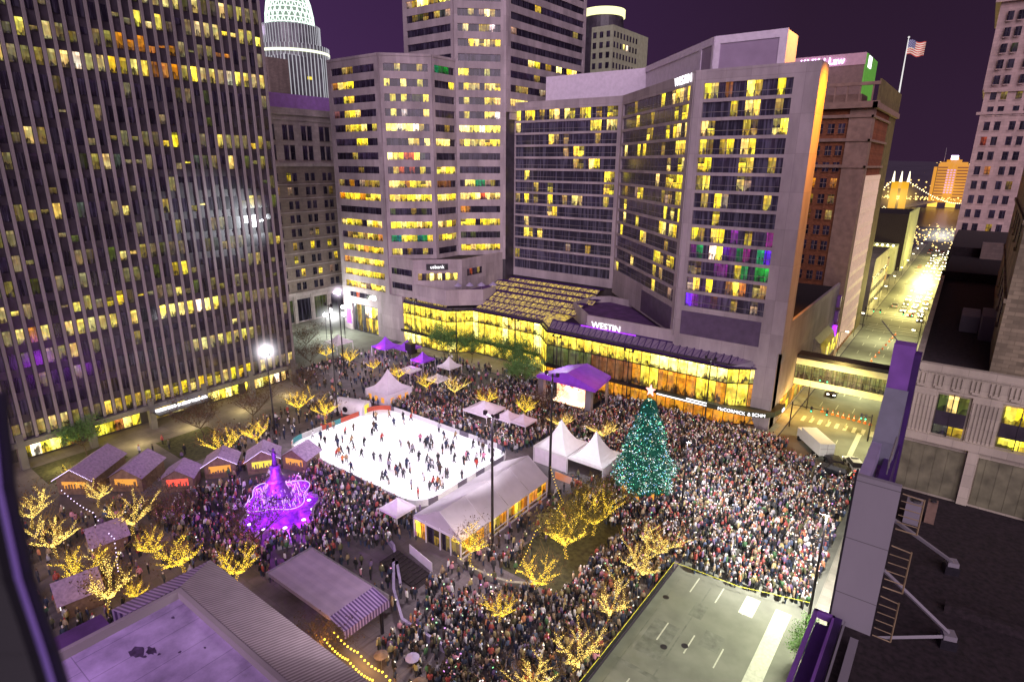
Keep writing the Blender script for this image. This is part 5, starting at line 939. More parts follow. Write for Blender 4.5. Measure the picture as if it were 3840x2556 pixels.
for i in range(3):
    x, y = -37.5+i*2.6, 29.3+(i % 2)*1.6; t = thing('cafe_umbrella', 'round cafe umbrella on the lit terrace at the bottom edge', 'umbrella', (x, y, .13), 'umbrellas on the cafe terrace'); m = MB(); m.lathe(x, y, [(2.3, .7), (2.42, .45), (2.6, .04)], 10); m.build('canopy', [M_['wood'], M_['lav'], M_['wood']][i % 3], t); m = MB(); m.tube([(x, y, .13), (x, y, 2.4)], .04, 5); m.build('pole', M_['steel'], t)
# ================================================================== TREES
def make_tree(seed, h, spread, lit, crown, ntw, name='tree', up=.9):
    Q = random.Random(seed); t = thing(name, 'tree', 'tree', (0, 0, 0)); br = MB(); bu = MB(); tw = MB(); tips = []
    def limb(p, d, L_, r, lev):
        P = [p]; q = p; n = 5
        for k in range(n):
            d = (d+Vector((Q.uniform(-.16, .16), Q.uniform(-.16, .16), .06*up))).normalized(); q = q+d*L_/n; P.append(q)
        br.tube(P, [r*(1-.55*k/n) for k in range(n+1)], 5)
        if lit and lev <= 2:
            dens = {0: .08, 1: .058, 2: .085}[lev]; m = int(L_/dens)
            for k in range(m):
                u = k/m*(1 if lev < 2 else .85); i = min(n-1, int(u*n)); c = P[i].lerp(P[i+1], u*n-i); a = k*2.4
                bu.octa((c.x+(r+.05+.03*Q.random())*math.cos(a), c.y+(r+.05+.03*Q.random())*math.sin(a), c.z+Q.uniform(-.07, .07)), Q.uniform(.022, .046))
        if lev == 3 or L_ < .5: tips.append(q); return
        for k in range([6, 5, 3][lev] if lev < 3 else 0):
            base = P[2+(k % 3)] if lev else P[-1]; a = Q.uniform(0, 6.28) if lev else 2*math.pi*k/6+Q.uniform(-.5, .5)
            o = Vector((math.cos(a), math.sin(a), 0)); nd = (d*.55+o*(spread if lev == 0 else .75)+Vector((0, 0, .25))).normalized()
            limb(base, nd, L_*Q.uniform(.4, .85) if lev else h*Q.uniform(.34, .62), r*.52, lev+1)
    limb(Vector((0, 0, 0)), Vector((0, 0, 1)), h*.25, .10, 0)
    allp = tips or [Vector((0, 0, h))]
    for i in range(ntw):
        c = Q.choice(allp); s = Q.uniform(.25, .9); d = Vector((Q.gauss(0, 1), Q.gauss(0, 1), Q.gauss(.4, .8))).normalized(); p0 = c+Vector((Q.gauss(0, .35), Q.gauss(0, .35), Q.gauss(0, .3)))
        if i % 2: w = d.cross(Vector((0, 0, 1))).normalized()*.018; tw.poly([p0-w, p0+w, p0+d*s])
        else:
            w = Vector((Q.gauss(0, 1), Q.gauss(0, 1), Q.gauss(0, 1))).normalized()*.09; v2 = d*.12; tw.poly([p0-w, p0+v2, p0+w, p0-v2])
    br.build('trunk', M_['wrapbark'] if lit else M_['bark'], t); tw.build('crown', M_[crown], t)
    if lit: bu.build('string_lights', M_[lit], t)
    return t
def copy_tree(o, loc, rz, s, label, group=None):
    c = o.copy(); COL.objects.link(c); c.location = loc; c.rotation_euler = (0, 0, rz); c.scale = (s, s, s); c['label'] = label
    if group: c['group'] = group
    for ch in o.children: d = ch.copy(); COL.objects.link(d); d.parent = c
    return c
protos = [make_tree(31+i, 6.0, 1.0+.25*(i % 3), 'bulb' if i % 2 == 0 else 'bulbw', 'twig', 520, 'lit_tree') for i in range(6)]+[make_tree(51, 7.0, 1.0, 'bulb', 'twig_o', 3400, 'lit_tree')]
TL = [(-92.1, 16.7, 1, 1.1, 'lit bare tree at the far left edge of the market'), (-100.8, 24.6, 2, .7, 'small lit tree against the zigzag gable hut'), (-91.1, 24.1, 3, .85, 'lit tree right of the zigzag gable hut'), (-80.5, 24.3, 5, 1.15, 'widely spread lit tree in the middle of the market'), (-82.1, 16.6, 1, 1.1, 'lit tree with upright branches in the left market'), (-74.2, 16.9, 0, 1.0, 'dense lit tree low in the market centre'), (-72.4, 24, 4, .95, 'bright yellow lit tree left of its tall neighbour near the fountain'), (-66.6, 24.6, 2, 1.1, 'tall bright yellow lit tree just above the ribbed roof'), (-67.1, 16.6, 3, 1.25, 'large loosely lit tree touching the ribbed roof'), (-66.4, 19.5, 4, .6, 'small yellow lit tree peeping over the ribbed roof'), (-60.8, 27.6, 0, 1.0, 'lit tree cut by the apex of the ribbed roof'),
 (-90.8, 41.8, 4, 1.35, 'largest glowing yellow tree left of the rink'), (-90.6, 48.2, 0, 1.0, 'yellow lit tree beside the floodlight mast'), (-97.1, 60.3, 2, 1.15, 'left one of two yellow trees above the rink corner'), (-89.9, 61.1, 4, 1.1, 'right one of two yellow trees above the rink corner'), (-121, 84.4, 2, .9, 'yellow tree furthest left by the side street'), (-113.4, 85, 0, .9, 'second yellow tree from the side street in the back row'), (-105.3, 85.4, 4, .75, 'small lit tree third in the back row'), (-95.6, 84.4, 2, .85, 'lit tree fourth in the back row behind the lilac tent'), (-86.6, 84.4, 0, .85, 'lit tree fifth in the back row'), (-79.2, 85.4, 1, .95, 'lit tree sixth in the back row'), (-71, 85.7, 2, .95, 'lit tree in the back row before the stage crowd'), (-62.3, 86.1, 0, .95, 'lit tree with round yellow glow in front of the stage'), (-52.7, 85, 5, .85, 'lit tree peeping over the left white peaked tent'), (-44.6, 85.8, 5, .95, 'lit tree between the white tents and the Christmas tree'),
 (-41.7, 46.8, 4, 1.05, 'glowing tree at the front corner of the marquee'), (-32.8, 54.8, 6, 1.15, 'big lit tree with russet crown in the garden'), (-32.7, 61.1, 6, 1.1, 'big olive crowned lit tree nearest the Christmas tree'), (-32.5, 47.6, 0, .95, 'upright bright tree at the near end of the garden'), (-32.8, 41.5, 4, .85, 'small bright tree standing in the crowd below the garden'), (-23.5, 60.9, 1, 1.0, 'pale lit tree in the crowd right below the Christmas tree'), (-24, 56.1, 5, 1.05, 'sideways spreading pale lit tree in the crowd'), (-23.7, 48.5, 3, 1.0, 'pale lit tree close to the yellow tape'), (-23.1, 40.8, 5, .95, 'wide pale lit tree low in the crowd by the road'), (-24.6, 35.6, 1, .85, 'pale lit tree cut by the bottom edge')]
used = set(); RT = random.Random(77); treelights = []
for (x, y, k, s, l) in TL:
    rz = RT.uniform(0, 6.28); g = 'trees wrapped in string lights'
    if k not in used:
        o = protos[k]; o.location = (x, y, .13); o.rotation_euler = (0, 0, rz); o.scale = (s, s, s); o['label'] = l; o['group'] = g; used.add(k)
    else: copy_tree(protos[k], (x, y, .13), rz, s, l, g)
    treelights.append((x, y, s, k))
dk = [make_tree(91, 7.5, .9, None, 'leafg', 5200, 'green_tree'), make_tree(92, 7, 1.0, None, 'twig', 1500, 'bare_tree')]
DL = [(-100.1, 104.1, 0, 1.3, 'green tree before the left atrium bays'), (-80.9, 105.5, 0, 1.35, 'green tree before the recessed atrium glass'), (-91.9, 105, 0, 1.1, 'smaller green tree between the two big ones at the atrium'), (-95.8, 103.5, 0, 1.2, 'green tree at the chamfered atrium corner'), (-75, 104, 0, 1.2, 'green tree just left of the stage'), (-70, 96, 0, 1.2, 'olive green tree behind the stage crowd'), (-131.2, 85.4, 1, 1.1, 'bare tree on the side street pavement'), (-118, 78, 1, 1.1, 'bare tree at the tower corner'), (-109.9, 29, 0, 1.0, 'leafy tree in front of the lit shop windows'), (-101, 44, 1, 1.3, 'bare violet-grey tree before the tower entrance'), (-99, 52, 1, 1.3, 'bare brown tree before the tower shops'), (-104, 66, 1, 1.1, 'bare tree between tower and yellow trees'), (-64, 31.5, 1, 1.2, 'bare tree between fountain and ribbed roof'), (-76, 27.5, 1, 1.1, 'bare tree at the edge of the market crowd'), (-60, 89.7, 1, .9, 'bare tree at the left front of the stage'), (-5.0, 54.5, 0, .75, 'small green street tree beside the pale road strip'), (-42.6, 26.0, 1, .85, 'orange lit tree between canopy and mansard')]
ud = set()
for (x, y, k, s, l) in DL:
    rz = RT.uniform(0, 6.28)
    if k not in ud: o = dk[k]; o.location = (x, y, .13); o.rotation_euler = (0, 0, rz); o.scale = (s, s, s); o['label'] = l; ud.add(k)
    else: copy_tree(dk[k], (x, y, .13), rz, s, l)
# ================================================================== PEOPLE
def grow(name, pose):
    """one continuous body grown with a Skin modifier; pose = joints, radii, edges"""
    J, E = pose; me = bpy.data.meshes.new(name); me.from_pydata([j[:3] for j in J], E, []); o = bpy.data.objects.new(name, me); COL.objects.link(o)
    o.modifiers.new('s', 'SKIN'); sv = me.skin_vertices[0].data
    for i, j in enumerate(J): sv[i].radius = (j[3], j[3]*(j[4] if len(j) > 4 else 1)); sv[i].use_root = i == 0
    bpy.context.view_layer.update(); m2 = bpy.data.meshes.new_from_object(o.evaluated_get(bpy.context.evaluated_depsgraph_get())); bpy.data.objects.remove(o); m2.name = name
    m2.materials.clear()
    for k in ('coat', 'trouser', 'shoe', 'skin', 'hair'): m2.materials.append(M_[k])
    return m2
def person_mesh(i, stride=0, arm=0, lean=0, skate=False):
    s = stride; L_ = lean
    J = [(0, 0, .95, .16, .75), (0, L_*.5, 1.2, .18, .7), (0, L_, 1.42, .17, .6), (0, L_*1.1, 1.52, .065), (0, L_*1.25, 1.60, .085, 1.1), (0, L_*1.3, 1.70, .09, 1.1), (0, L_*1.3, 1.76, .055),
         (-.1, 0, .88, .1), (-.12, s*.5, .48, .075), (-.12, s*.9-.02, .08, .05), (-.13, s*.9+.12, .05, .045),
         (.1, 0, .88, .1), (.12, -s*.3, .48, .075), (.12, -s*.9, .08+abs(s)*.2, .05), (.13, -s*.9+.12, .05+abs(s)*.2, .045)]
    E = [(0, 1), (1, 2), (2, 3), (3, 4), (4, 5), (5, 6), (0, 7), (7, 8), (8, 9), (9, 10), (0, 11), (11, 12), (12, 13), (13, 14)]
    for sx in (-1, 1):
        b = len(J); a = arm if sx > 0 else arm*.3
        J += [(sx*.2, L_, 1.4, .07), (sx*(.27+.1*a), L_+.25*a, 1.16+.12*a, .055), (sx*(.24-.02*a), L_+.12+.3*a, .93+.55*a, .042), (sx*(.23-.02*a), L_+.15+.32*a, .86+.62*a, .03)]
        E += [(2, b), (b, b+1), (b+1, b+2), (b+2, b+3)]
    m = grow('person', (J, E)); hat = i % 2
    for p in m.polygons:
        c = p.center; z = c.z; k = 0
        if z > 1.5: k = 3 if (c.y > L_*1.2+.01 and z < 1.69) else 4
        elif z < .1: k = 2
        elif z < .82 and abs(c.x) < .22: k = 1
        if abs(c.x) > .19 and (z < .93 if arm == 0 or c.x < 0 else z > 1.4 and c.y > .3): k = 3
        p.material_index = k
        p.use_smooth = True
    return m
pm = [person_mesh(0), person_mesh(1, .12, 0), person_mesh(2, 0, 1), person_mesh(3, .05, .5), person_mesh(4, -.15, 0)]
sm = [person_mesh(5, .35, .3, .12), person_mesh(6, -.3, .5, .08), person_mesh(7, .15, .2, .18), person_mesh(8, 0, 0, 0)]
COATS = [('black', (.015, .015, .02), 20), ('dark navy', (.02, .03, .08), 14), ('dark grey', (.06, .06, .07), 12), ('dark brown', (.07, .04, .025), 9), ('pale grey', (.34, .32, .38), 6), ('white', (.72, .70, .74), 5), ('tan', (.38, .26, .14), 7), ('red', (.45, .04, .03), 5), ('pink', (.65, .22, .35), 3), ('orange', (.65, .2, .05), 2), ('olive', (.13, .13, .05), 6), ('purple', (.18, .10, .28), 4), ('mustard', (.5, .4, .12), 3), ('dull blue', (.08, .12, .25), 4), ('green', (.06, .2, .07), 2)]
WT = [c[2] for c in COATS]; RP = random.Random(123)
CW = Matrix.Identity(3)
FPX, PITCH, ROLL, YAW = 1380.02, .287995, .0075218, .6483242
fw = Vector((-math.sin(YAW)*math.cos(PITCH), math.cos(YAW)*math.cos(PITCH), -math.sin(PITCH))); r0 = Vector((math.cos(YAW), math.sin(YAW), 0)); u0 = r0.cross(fw)
rt_ = r0*math.cos(ROLL)+u0*math.sin(ROLL); up_ = -r0*math.sin(ROLL)+u0*math.cos(ROLL)
def in_frame(x, y, z=1, mg=20):
    d = Vector((x, y, z))-CAMP; w = d.dot(fw)
    if w <= 0: return False
    u, v = 1178+FPX*d.dot(rt_)/w, 784-FPX*d.dot(up_)/w
    return -mg < u < 2356+mg and -mg < v < 1568+mg
HOLES = [(-32.2, 75, 3.6), (-69.6, 38.9, 5.6), (-85.2, 37, 2.6), (-86.5, 31.5, 2.8), (-81.6, 42, 2.6), (-78, 46, 3), (-97.5, 20, 4.5), (-93.5, 25, 3.6), (-58, 98, 0)]
RECT = [(-88, -54.3, 50.6, 73.2), (-51.3, -42.6, 46.3, 65.8), (-50.8, -37.8, 72.8, 79.7), (-64.5, -52, 94, 102), (-94.5, -86, 65.5, 69.5), (-92.8, -86.2, 73.2, 79.7), (-70, -64.4, 77.5, 83), (-53.8, -40.6, 27.4, 33.4), (-52, -15, -10, 21.5), (-49.7, -43.4, 39.5, 43), (-113, -112, 0, 71), (-19, -7.4, 100.8, 116), (-13.2, -8, 98, 101)]
def free(x, y):
    for a, b, r in HOLES:
        if (x-a)**2+(y-b)**2 < r*r: return False
    for a, b, c, d in RECT:
        if a < x < b and c < y < d: return False
    return True
# (x0, x1, y0, y1, people per square metre)
ZONES = [(-37.5, -7.2, 64.3, 97, 2.5), (-37.5, -13.8, 97, 105.3, 2.2), (-29.6, -21.9, 61, 66, 2.3), (-21.4, -7.2, 61.9, 65.2, 1.6), (-42.4, -37.5, 66, 72.5, .5), (-54, -37.5, 80, 105, 2.2), (-77, -54, 76.5, 104, 1.8), (-88, -77, 74, 92, .8), (-86, -54, 73.4, 76.8, 2.2), (-119, -88, 70, 98, .28), (-100, -77, 92, 104, .3),
    (-29.8, -21.9, 30, 61, 1.9), (-40, -29.8, 31, 41.5, 1.9), (-33.5, -29.5, 41.5, 48, 1.6), (-43, -33.5, 35.4, 46, .9), (-42, -36.2, 47.5, 66, .55), (-38, -30, 24.5, 31, .35), (-56, -43, 32.5, 39, .35), (-64, -56, 30, 51, .9), (-80, -63.6, 42, 50.6, 1.6), (-86, -62, 27, 45, 1.25), (-96, -62, 12, 27, .32), (-100, -88, 44, 72, .35), (-64, -52, 41, 50.6, .9), (-105, -95, 34, 40, .06), (-56, -50, 44, 50, .4)]
PP = []
for (a, b, c, d, den) in ZONES:
    for _ in range(int((b-a)*(d-c)*den*1.85)):
        x, y = RP.uniform(a, b), RP.uniform(c, d)
        if a == -21.4 and y < 61.6+(x+21)*.14: continue
        cl = .5+.5*math.sin(x*.55+1.7*math.sin(y*.31))*math.sin(y*.48+1.3*math.sin(x*.23))
        if RP.random() < .45+cl*.75 and free(x, y) and in_frame(x, y): PP.append((x, y))
PP.sort(key=lambda q: (q[0]**2+q[1]**2)); NEAR, REST = PP[:190], PP[190:]
for i, (x, y) in enumerate(NEAR):
    n, c, _ = RP.choices(COATS, WT)[0]; m = pm[i % 5]; o = bpy.data.objects.new('person', m); COL.objects.link(o); o.location = (x, y, .13 if x < -21.6 or x > -6.5 else .02); o.rotation_euler = (0, 0, RP.uniform(-1.2, 1.6)); s = RP.uniform(.88, 1.07); o.scale = (s, s, s); o.color = (*[q*.75+sum(c)/12 for q in c], 1)
    tag(o, 'person in a %s coat standing in the nearest part of the crowd' % n, 'person', 'people in %s coats in the nearest crowd' % n)
RS = random.Random(55)
for i in range(108):
    for _ in range(30):
        x, y = RS.uniform(-86.5, -55.6), RS.uniform(51.8, 72)
        if i < 45: x = -55.6-abs(RS.gauss(0, 11))
        if x > -86.5 and not (x < -84 and (y > 69.5 or y < 54)): break
    n, c, _ = RS.choices(COATS[:10], WT[:10])[0]; o = bpy.data.objects.new('person', sm[i % 4]); COL.objects.link(o); o.location = (x, y, .26); o.rotation_euler = (0, 0, RS.uniform(0, 6.28)); s = RS.uniform(.85, 1.08); o.scale = (s, s, s); o.color = (*c, 1)
    tag(o, 'skater in a %s coat gliding on the white ice' % n, 'person', 'skaters in %s coats on the rink' % n)
# the rest of the crowd: one object of many small figures
def ring_person():
    prof = [(0, .10, .08, 2), (.12, .11, .1, 1), (.5, .15, .10, 1), (.82, .19, .13, 1), (.84, .21, .15, 0), (1.2, .24, .15, 0), (1.4, .23, .13, 0), (1.5, .08, .08, 0), (1.56, .09, .10, 3), (1.66, .10, .11, 4), (1.74, .07, .08, 4), (1.77, .01, .01, 4)]
    V = []; F = []; C = []; n = 6
    for z, a, b, _ in prof:
        for j in range(n): t = 2*math.pi*j/n; V.append((a*math.cos(t), b*math.sin(t), z))
    for k in range(len(prof)-1):
        for j in range(n):
            F.append((k*n+j, k*n+(j+1) % n, (k+1)*n+(j+1) % n, (k+1)*n+j)); C.append(prof[k+1][3] if k != 3 else 0)
    for sx in (-1, 1):
        i = len(V); V += [(sx*.24, -.05, .85), (sx*.32, -.05, .85), (sx*.32, .07, .85), (sx*.24, .07, .85), (sx*.19, -.05, 1.4), (sx*.25, -.05, 1.36), (sx*.25, .06, 1.36), (sx*.19, .06, 1.4)]
        for f in ((0, 1, 5, 4), (1, 2, 6, 5), (2, 3, 7, 6), (3, 0, 4, 7)): F.append(tuple(i+q for q in f)); C.append(0)
    return np.array(V), np.array(F), np.array(C)
BV, BF, BC = ring_person(); nr = np.random.RandomState(4); NP_ = len(REST)
if NP_:
    pos = np.array(REST); a = nr.uniform(0, 6.28, NP_); s = nr.normal(.96, .09, NP_).clip(.7, 1.15)*np.where(nr.rand(NP_) < .12, .72, 1); ca, sa = np.cos(a), np.sin(a)
    X = (BV[None, :, 0]*ca[:, None]-BV[None, :, 1]*sa[:, None])*s[:, None]+pos[:, 0:1]; Y = (BV[None, :, 0]*sa[:, None]+BV[None, :, 1]*ca[:, None])*s[:, None]+pos[:, 1:2]; Z = BV[None, :, 2]*s[:, None]+.02+0*ca[:, None]+np.where(pos[:, 0:1] < -21.6, .11, 0)
    V = np.stack([X, Y, Z], -1).reshape(-1, 3).astype(np.float32); Fa = (BF[None]+(np.arange(NP_)*len(BV))[:, None, None]).reshape(-1)
    me = bpy.data.meshes.new('crowd'); me.vertices.add(len(V)); me.vertices.foreach_set('co', V.ravel()); nf = NP_*len(BF); me.loops.add(nf*4); me.loops.foreach_set('vertex_index', Fa.astype(np.int32)); me.polygons.add(nf); me.polygons.foreach_set('loop_start', np.arange(0, nf*4, 4, dtype=np.int32)); me.update(calc_edges=True)
    CT = np.array([c[1] for c in COATS]); w = np.array(WT, float); w /= w.sum(); coat = CT[nr.choice(len(COATS), NP_, p=w)]; coat = coat*.72+coat.mean(1, keepdims=True)*.28; tr = np.array([(.03, .035, .06), (.02, .02, .02), (.06, .06, .07), (.05, .07, .13)])[nr.randint(0, 4, NP_)]; hair = np.array([(.03, .02, .015), (.10, .055, .03), (.3, .2, .08), (.35, .33, .33), (.3, .05, .06), (.02, .02, .02), (.6, .56, .56)])[nr.randint(0, 7, NP_)]
    skin = np.tile(np.array([[.45, .27, .20]]), (NP_, 1)); shoe = np.tile(np.array([[.03, .025, .02]]), (NP_, 1)); pal = np.stack([coat, tr, shoe, skin, hair], 1)
    cc = pal[:, BC, :].reshape(-1, 3); cc = np.concatenate([cc, np.ones((len(cc), 1))], 1).astype(np.float32)
    at_ = me.attributes.new('Col', 'FLOAT_COLOR', 'FACE'); at_.data.foreach_set('color', cc.ravel()); me.materials.append(M_['crowd'])
    o = bpy.data.objects.new('crowd', me); COL.objects.link(o); tag(o, 'dense festive crowd of thousands filling the square and street', 'crowd', kind='stuff')
# phones, toys and lamps held up in the crowd
mb = MB(); RG = random.Random(14)
for i in range(1900):
    x, y = RG.choice(PP)
    if x < -50 and i % 3: continue
    c = RG.choice([(1.0, .98, .9)]*6+[(1, .85, .4)]*3+[(.8, .2, 1), (1, .15, .5), (.2, 1, .3), (.3, .5, 1), (1, .3, .1)]); k = RG.uniform(.25, 1.0); mb.cbox(x+.2, y, RG.uniform(1.3, 1.95), .16, .05, .12, RG.uniform(0, 3), 0, tuple(q*k for q in c))
o = mb.build('phone_screens', lm, label='tiny glowing phones and toys held up all over the crowd'); o['category'] = 'lights'; o['kind'] = 'stuff'
# ================================================================== VEHICLES
def make_car(name, paint, kind='car', L_=4.6, W_=1.85, H_=1.45):
    t = thing(name, 'car', 'car', (0, 0, 0)); m = MB(); hh = H_
    def sec(y, zb, zt, w): return [(-w, y, zb), (w, y, zb), (w*.92, y, zt), (-w*.92, y, zt)]
    prof = [(-L_/2, .35, .65, W_*.44), (-L_/2+.25, .28, .85, W_*.5), (-L_*.2, .26, .95, W_*.5), (L_*.25, .26, .95, W_*.5), (L_/2-.2, .28, .88, W_*.48), (L_/2, .38, .68, W_*.42)]
    if kind == 'suv': prof = [(y, a, b*1.12, w) for y, a, b, w in prof]
    S_ = [sec(*q) for q in prof]
    for a, b in zip(S_[:-1], S_[1:]):
        for k in range(4): m.poly([a[k], a[(k+1) % 4], b[(k+1) % 4], b[k]])
    m.poly(S_[0][::-1]); m.poly(S_[-1]); zb = prof[2][2]; cab0, cab1 = (-L_*.42, L_*.22)
    m.poly([(-W_*.36, cab0+.5, hh), (W_*.36, cab0+.5, hh), (W_*.36, cab1-.6, hh), (-W_*.36, cab1-.6, hh)]); m.build('body', paint, t)
    g = MB(); b4 = [(-W_*.46, cab0, zb), (W_*.46, cab0, zb), (W_*.46, cab1, zb), (-W_*.46, cab1, zb)]; t4 = [(-W_*.36, cab0+.5, hh-.01), (W_*.36, cab0+.5, hh-.01), (W_*.36, cab1-.6, hh-.01), (-W_*.36, cab1-.6, hh-.01)]
    for k in range(4): g.poly([b4[k], b4[(k+1) % 4], t4[(k+1) % 4], t4[k]])
    g.build('window_band', M_['black'], t)
    for sx in (-1, 1):
        for yy in (-L_*.3, L_*.3): w = MB(); w.tube([(sx*(W_/2-.22), yy, .33), (sx*W_/2, yy, .33)], .33, 12); w.build('wheel', M_['tyre'], t)
        h = MB(); h.cbox(sx*W_*.32, L_/2+.01, .62, .42, .08, .2); h.build('headlight', M_['headl'], t); h = MB(); h.cbox(sx*W_*.34, -L_/2-.01, .68, .32, .08, .18); h.build('tail_light', M_['redl'], t)
    return t
paints = [mat('silver_car_paint', (.45, .45, .47), .3, .5, var=.05), mat('dark_car_paint', (.03, .03, .04), .25, .2, var=.1), mat('white_car_paint', (.75, .75, .72), .3, var=.05), mat('dark_red_car_paint', (.3, .03, .02), .3, .2, var=.1)]
cars = [make_car('car', p) for p in paints]; spots = []
RC = random.Random(6)
for lane, x in enumerate((-8.6, -11.4, -14.2, -17.2)):
    y = 225+lane*6
    while y < 430:
        if RC.random() < (.8 if lane < 3 else .3): spots.append((x+RC.uniform(-.3, .3), y, math.pi if lane < 3 else 0))
        y += RC.uniform(7, 13)
def place(o, loc, rz, l, g=None, first=True):
    o.location = loc; o.rotation_euler = (0, 0, rz); tag(o, l, g and 'car' or 'car', g)
for i, (x, y, rz) in enumerate(spots):
    k = i % 4; nm = ['silver', 'dark', 'white', 'dark red'][k]; l = '%s car with glowing headlights queued on the bright street' % nm; g = '%s cars queued on the bright street' % nm
    if i < 4: place(cars[k], (x, y, .02), rz, l, g)
    else: copy_tree(cars[k], (x, y, .02), rz, 1, l, g)
c1 = make_car('car', paints[1]); place(c1, (-17.7, 137.3, .02), math.pi, 'lone car with headlights on just beyond the skywalk')
c2 = make_car('police_car', paints[2], 'suv', 4.9, 1.95, 1.7); place(c2, (-8.7, 103.4, .02), rad(28), 'white police car with dark stripes at the edge of the crowd'); m = MB(); m.box(-.98, .98, -.9, -.2, .5, 1.0); m.box(-.99, .99, .6, 1.3, .5, 1.0)
WL[c2.name] = Vector((0, 0, 0)); m.build('dark_stripe', M_['black'], c2); m = MB(); m.box(-.55, .55, -.2, .05, 1.71, 1.83); m.build('light_bar', M_['black'], c2)
c3 = make_car('suv', paints[1], 'suv', 4.9, 1.95, 1.75); place(c3, (-11.3, 102.0, .02), rad(28), 'dark car parked between the white truck and the police car'); c4 = make_car('suv', paints[1], 'suv', 4.9, 1.95, 1.7); place(c4, (-10.6, 99.2, .02), rad(82), 'dark car lengthwise among the crowd below the police car')
tk = thing('box_truck', 'white box truck parked at the edge of the crowd', 'truck', (-14.75, 106.1, 0)); a = math.atan2(-5.25, 4)-math.pi/2; WL[tk.name] = Vector((0, 0, 0)); tk.rotation_euler = (0, 0, a); m = MB(); m.box(-1.25, 1.25, -3.3, 3.3, .8, 2.95); m.build('cargo_box', paints[2], tk); m = MB(); m.box(-1.1, 1.1, -5.0, -3.5, .6, 2.2); m.build('cab', paints[2], tk); m = MB(); m.box(-1.0, 1.0, -5.06, -5.0, 1.4, 2.1); m.build('windscreen', M_['black'], tk); m = MB(); m.box(-.02, .02, 3.3, 3.33, .85, 2.9); m.box(-1.15, 1.15, 3.3, 3.34, 2.0, 2.05); m.build('rear_door_seam', M_['fin'], tk); m = MB(); m.box(-1.26, -1.25, -2.4, 2.4, 1.5, 2.2); m.build('side_stripe', M_['greyp'], tk)
for sx in (-1, 1):
    for yy in (-4.2, 1.2, 2.2): m = MB(); m.tube([(sx*.8, yy, .42), (sx*1.2, yy, .42)], .42, 12); m.build('wheel', M_['tyre'], tk)
cone = MB(); cone.cbox(0, 0, .03, .42, .42, .06); cone.lathe(0, 0, [(.06, .17), (.34, .10)], 10, 0); cone.lathe(0, 0, [(.34, .105), (.52, .07)], 10, 1); cone.lathe(0, 0, [(.52, .065), (.8, .02)], 10, 0); c0 = cone.build('traffic_cone', [M_['orange'], paints[2]])
CN = [(-17.5+i*.95, 125.5-i*.13) for i in range(10)]+[(-16.2+.28*i, 141+4.6*i) for i in range(14)]
for i, (x, y) in enumerate(CN):
    o = c0 if i == 0 else c0.copy()
    if i: COL.objects.link(o)
    s = 1.25; o.scale = (s, s, s); o.location = (x, y, .02); tag(o, 'orange cone in the row across the street under the skywalk' if i < 10 else 'orange cone in the lane divider row up the street', 'traffic cone', 'cones across the street' if i < 10 else 'cones along the lane')
# window jamb of the viewer's own window
wj = thing('window_jamb', 'dark curved window jamb with a painted violet sheen at the left edge', 'window frame', (-1.3, .5, 46.3)); m = MB()
def camp(u, v, w): return CAMP+fw*w+rt_*((u-1178)/FPX*w)-up_*((v-784)/FPX*w)
jm = mat('black_jamb', (.003, .002, .006), .6, var=.3, scale=4); jv = mat('painted_sheen_jamb', (.12, .07, .22), .3, var=.4, scale=5, em=(.26, .14, .6), es=.3)  # violet strip paints the sheen in with colour and emission
rows = [(-60, 900), (-40, 1120), (5, 1330), (62, 1500), (105, 1640)]
for (ua, va), (ub, vb) in zip(rows[:-1], rows[1:]):
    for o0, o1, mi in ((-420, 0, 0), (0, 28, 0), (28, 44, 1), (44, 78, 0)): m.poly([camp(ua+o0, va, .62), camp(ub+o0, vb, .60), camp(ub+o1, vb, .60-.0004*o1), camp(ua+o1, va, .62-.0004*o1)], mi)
m.build('frame', [jm, jv], wj)
# ================================================================== LIGHT
def lamp(kind, loc, P, c, size=.3, target=None, ang=90, blend=.6, name='floodlight'):
    l = bpy.data.lights.new(name, kind); l.energy = P; l.color = c; o = bpy.data.objects.new(name, l); COL.objects.link(o); o.location = loc
    if kind in ('POINT', 'SPOT'): l.shadow_soft_size = size
    if kind == 'SPOT': l.spot_size = rad(ang); l.spot_blend = blend
    if target: o.rotation_euler = (Vector(target)-Vector(loc)).to_track_quat('-Z', 'Y').to_euler()
    return o
WH = (1, .93, 1); 
for (x, y, z, tx, ty, P) in [(-40.7, 50, 18.8, -68, 62, 26000), (-42.5, 65.4, 19, -70, 63, 26000), (-93.4, 53, 15.2, -74, 60, 26000), (-91.2, 64.9, 18, -74, 62, 22000)]: lamp('SPOT', (x, y, z), P, WH, .4, (tx, ty, 0), 75, .5)
lamp('SPOT', (-6.6, 61.3, 13.4), 52000, (1, .94, .88), .4, (-12, 74, 0), 125, .9); lamp('SPOT', (-25.7, 73.6, 11), 18000, (1, .95, .88), .4, (-18, 80, 0), 130, .9); lamp('SPOT', (-6.6, 61.3, 13.2), 30000, (.98, 1, .72), .4, (-13, 52, 0), 125, .9); lamp('SPOT', (-6.6, 30, 13.2), 12000, (.98, 1, .72), .4, (-13, 38, 0), 125, .9)
lamp('SPOT', (-42.5, 65.4, 18), 13000, (.9, 1, .92), .4, (-43, 76, 4), 70, .8)
for y in (25, 36, 45, 55, 65): lamp('POINT', (-108, y, 2.0), 700, (1, .85, .3), .5)
lamp('SPOT', (-40.7, 50, 18.5), 20000, (1, .86, .9), .4, (-30, 42, 0), 110, .9); lamp('SPOT', (-34.2, 106, 12.6), 9000, (1, .94, .8), .4, (-28, 92, 0), 130, .9); lamp('SPOT', (-66, 103, 11.7), 6000, (.9, .8, 1), .4, (-66, 92, 0), 130, .9)
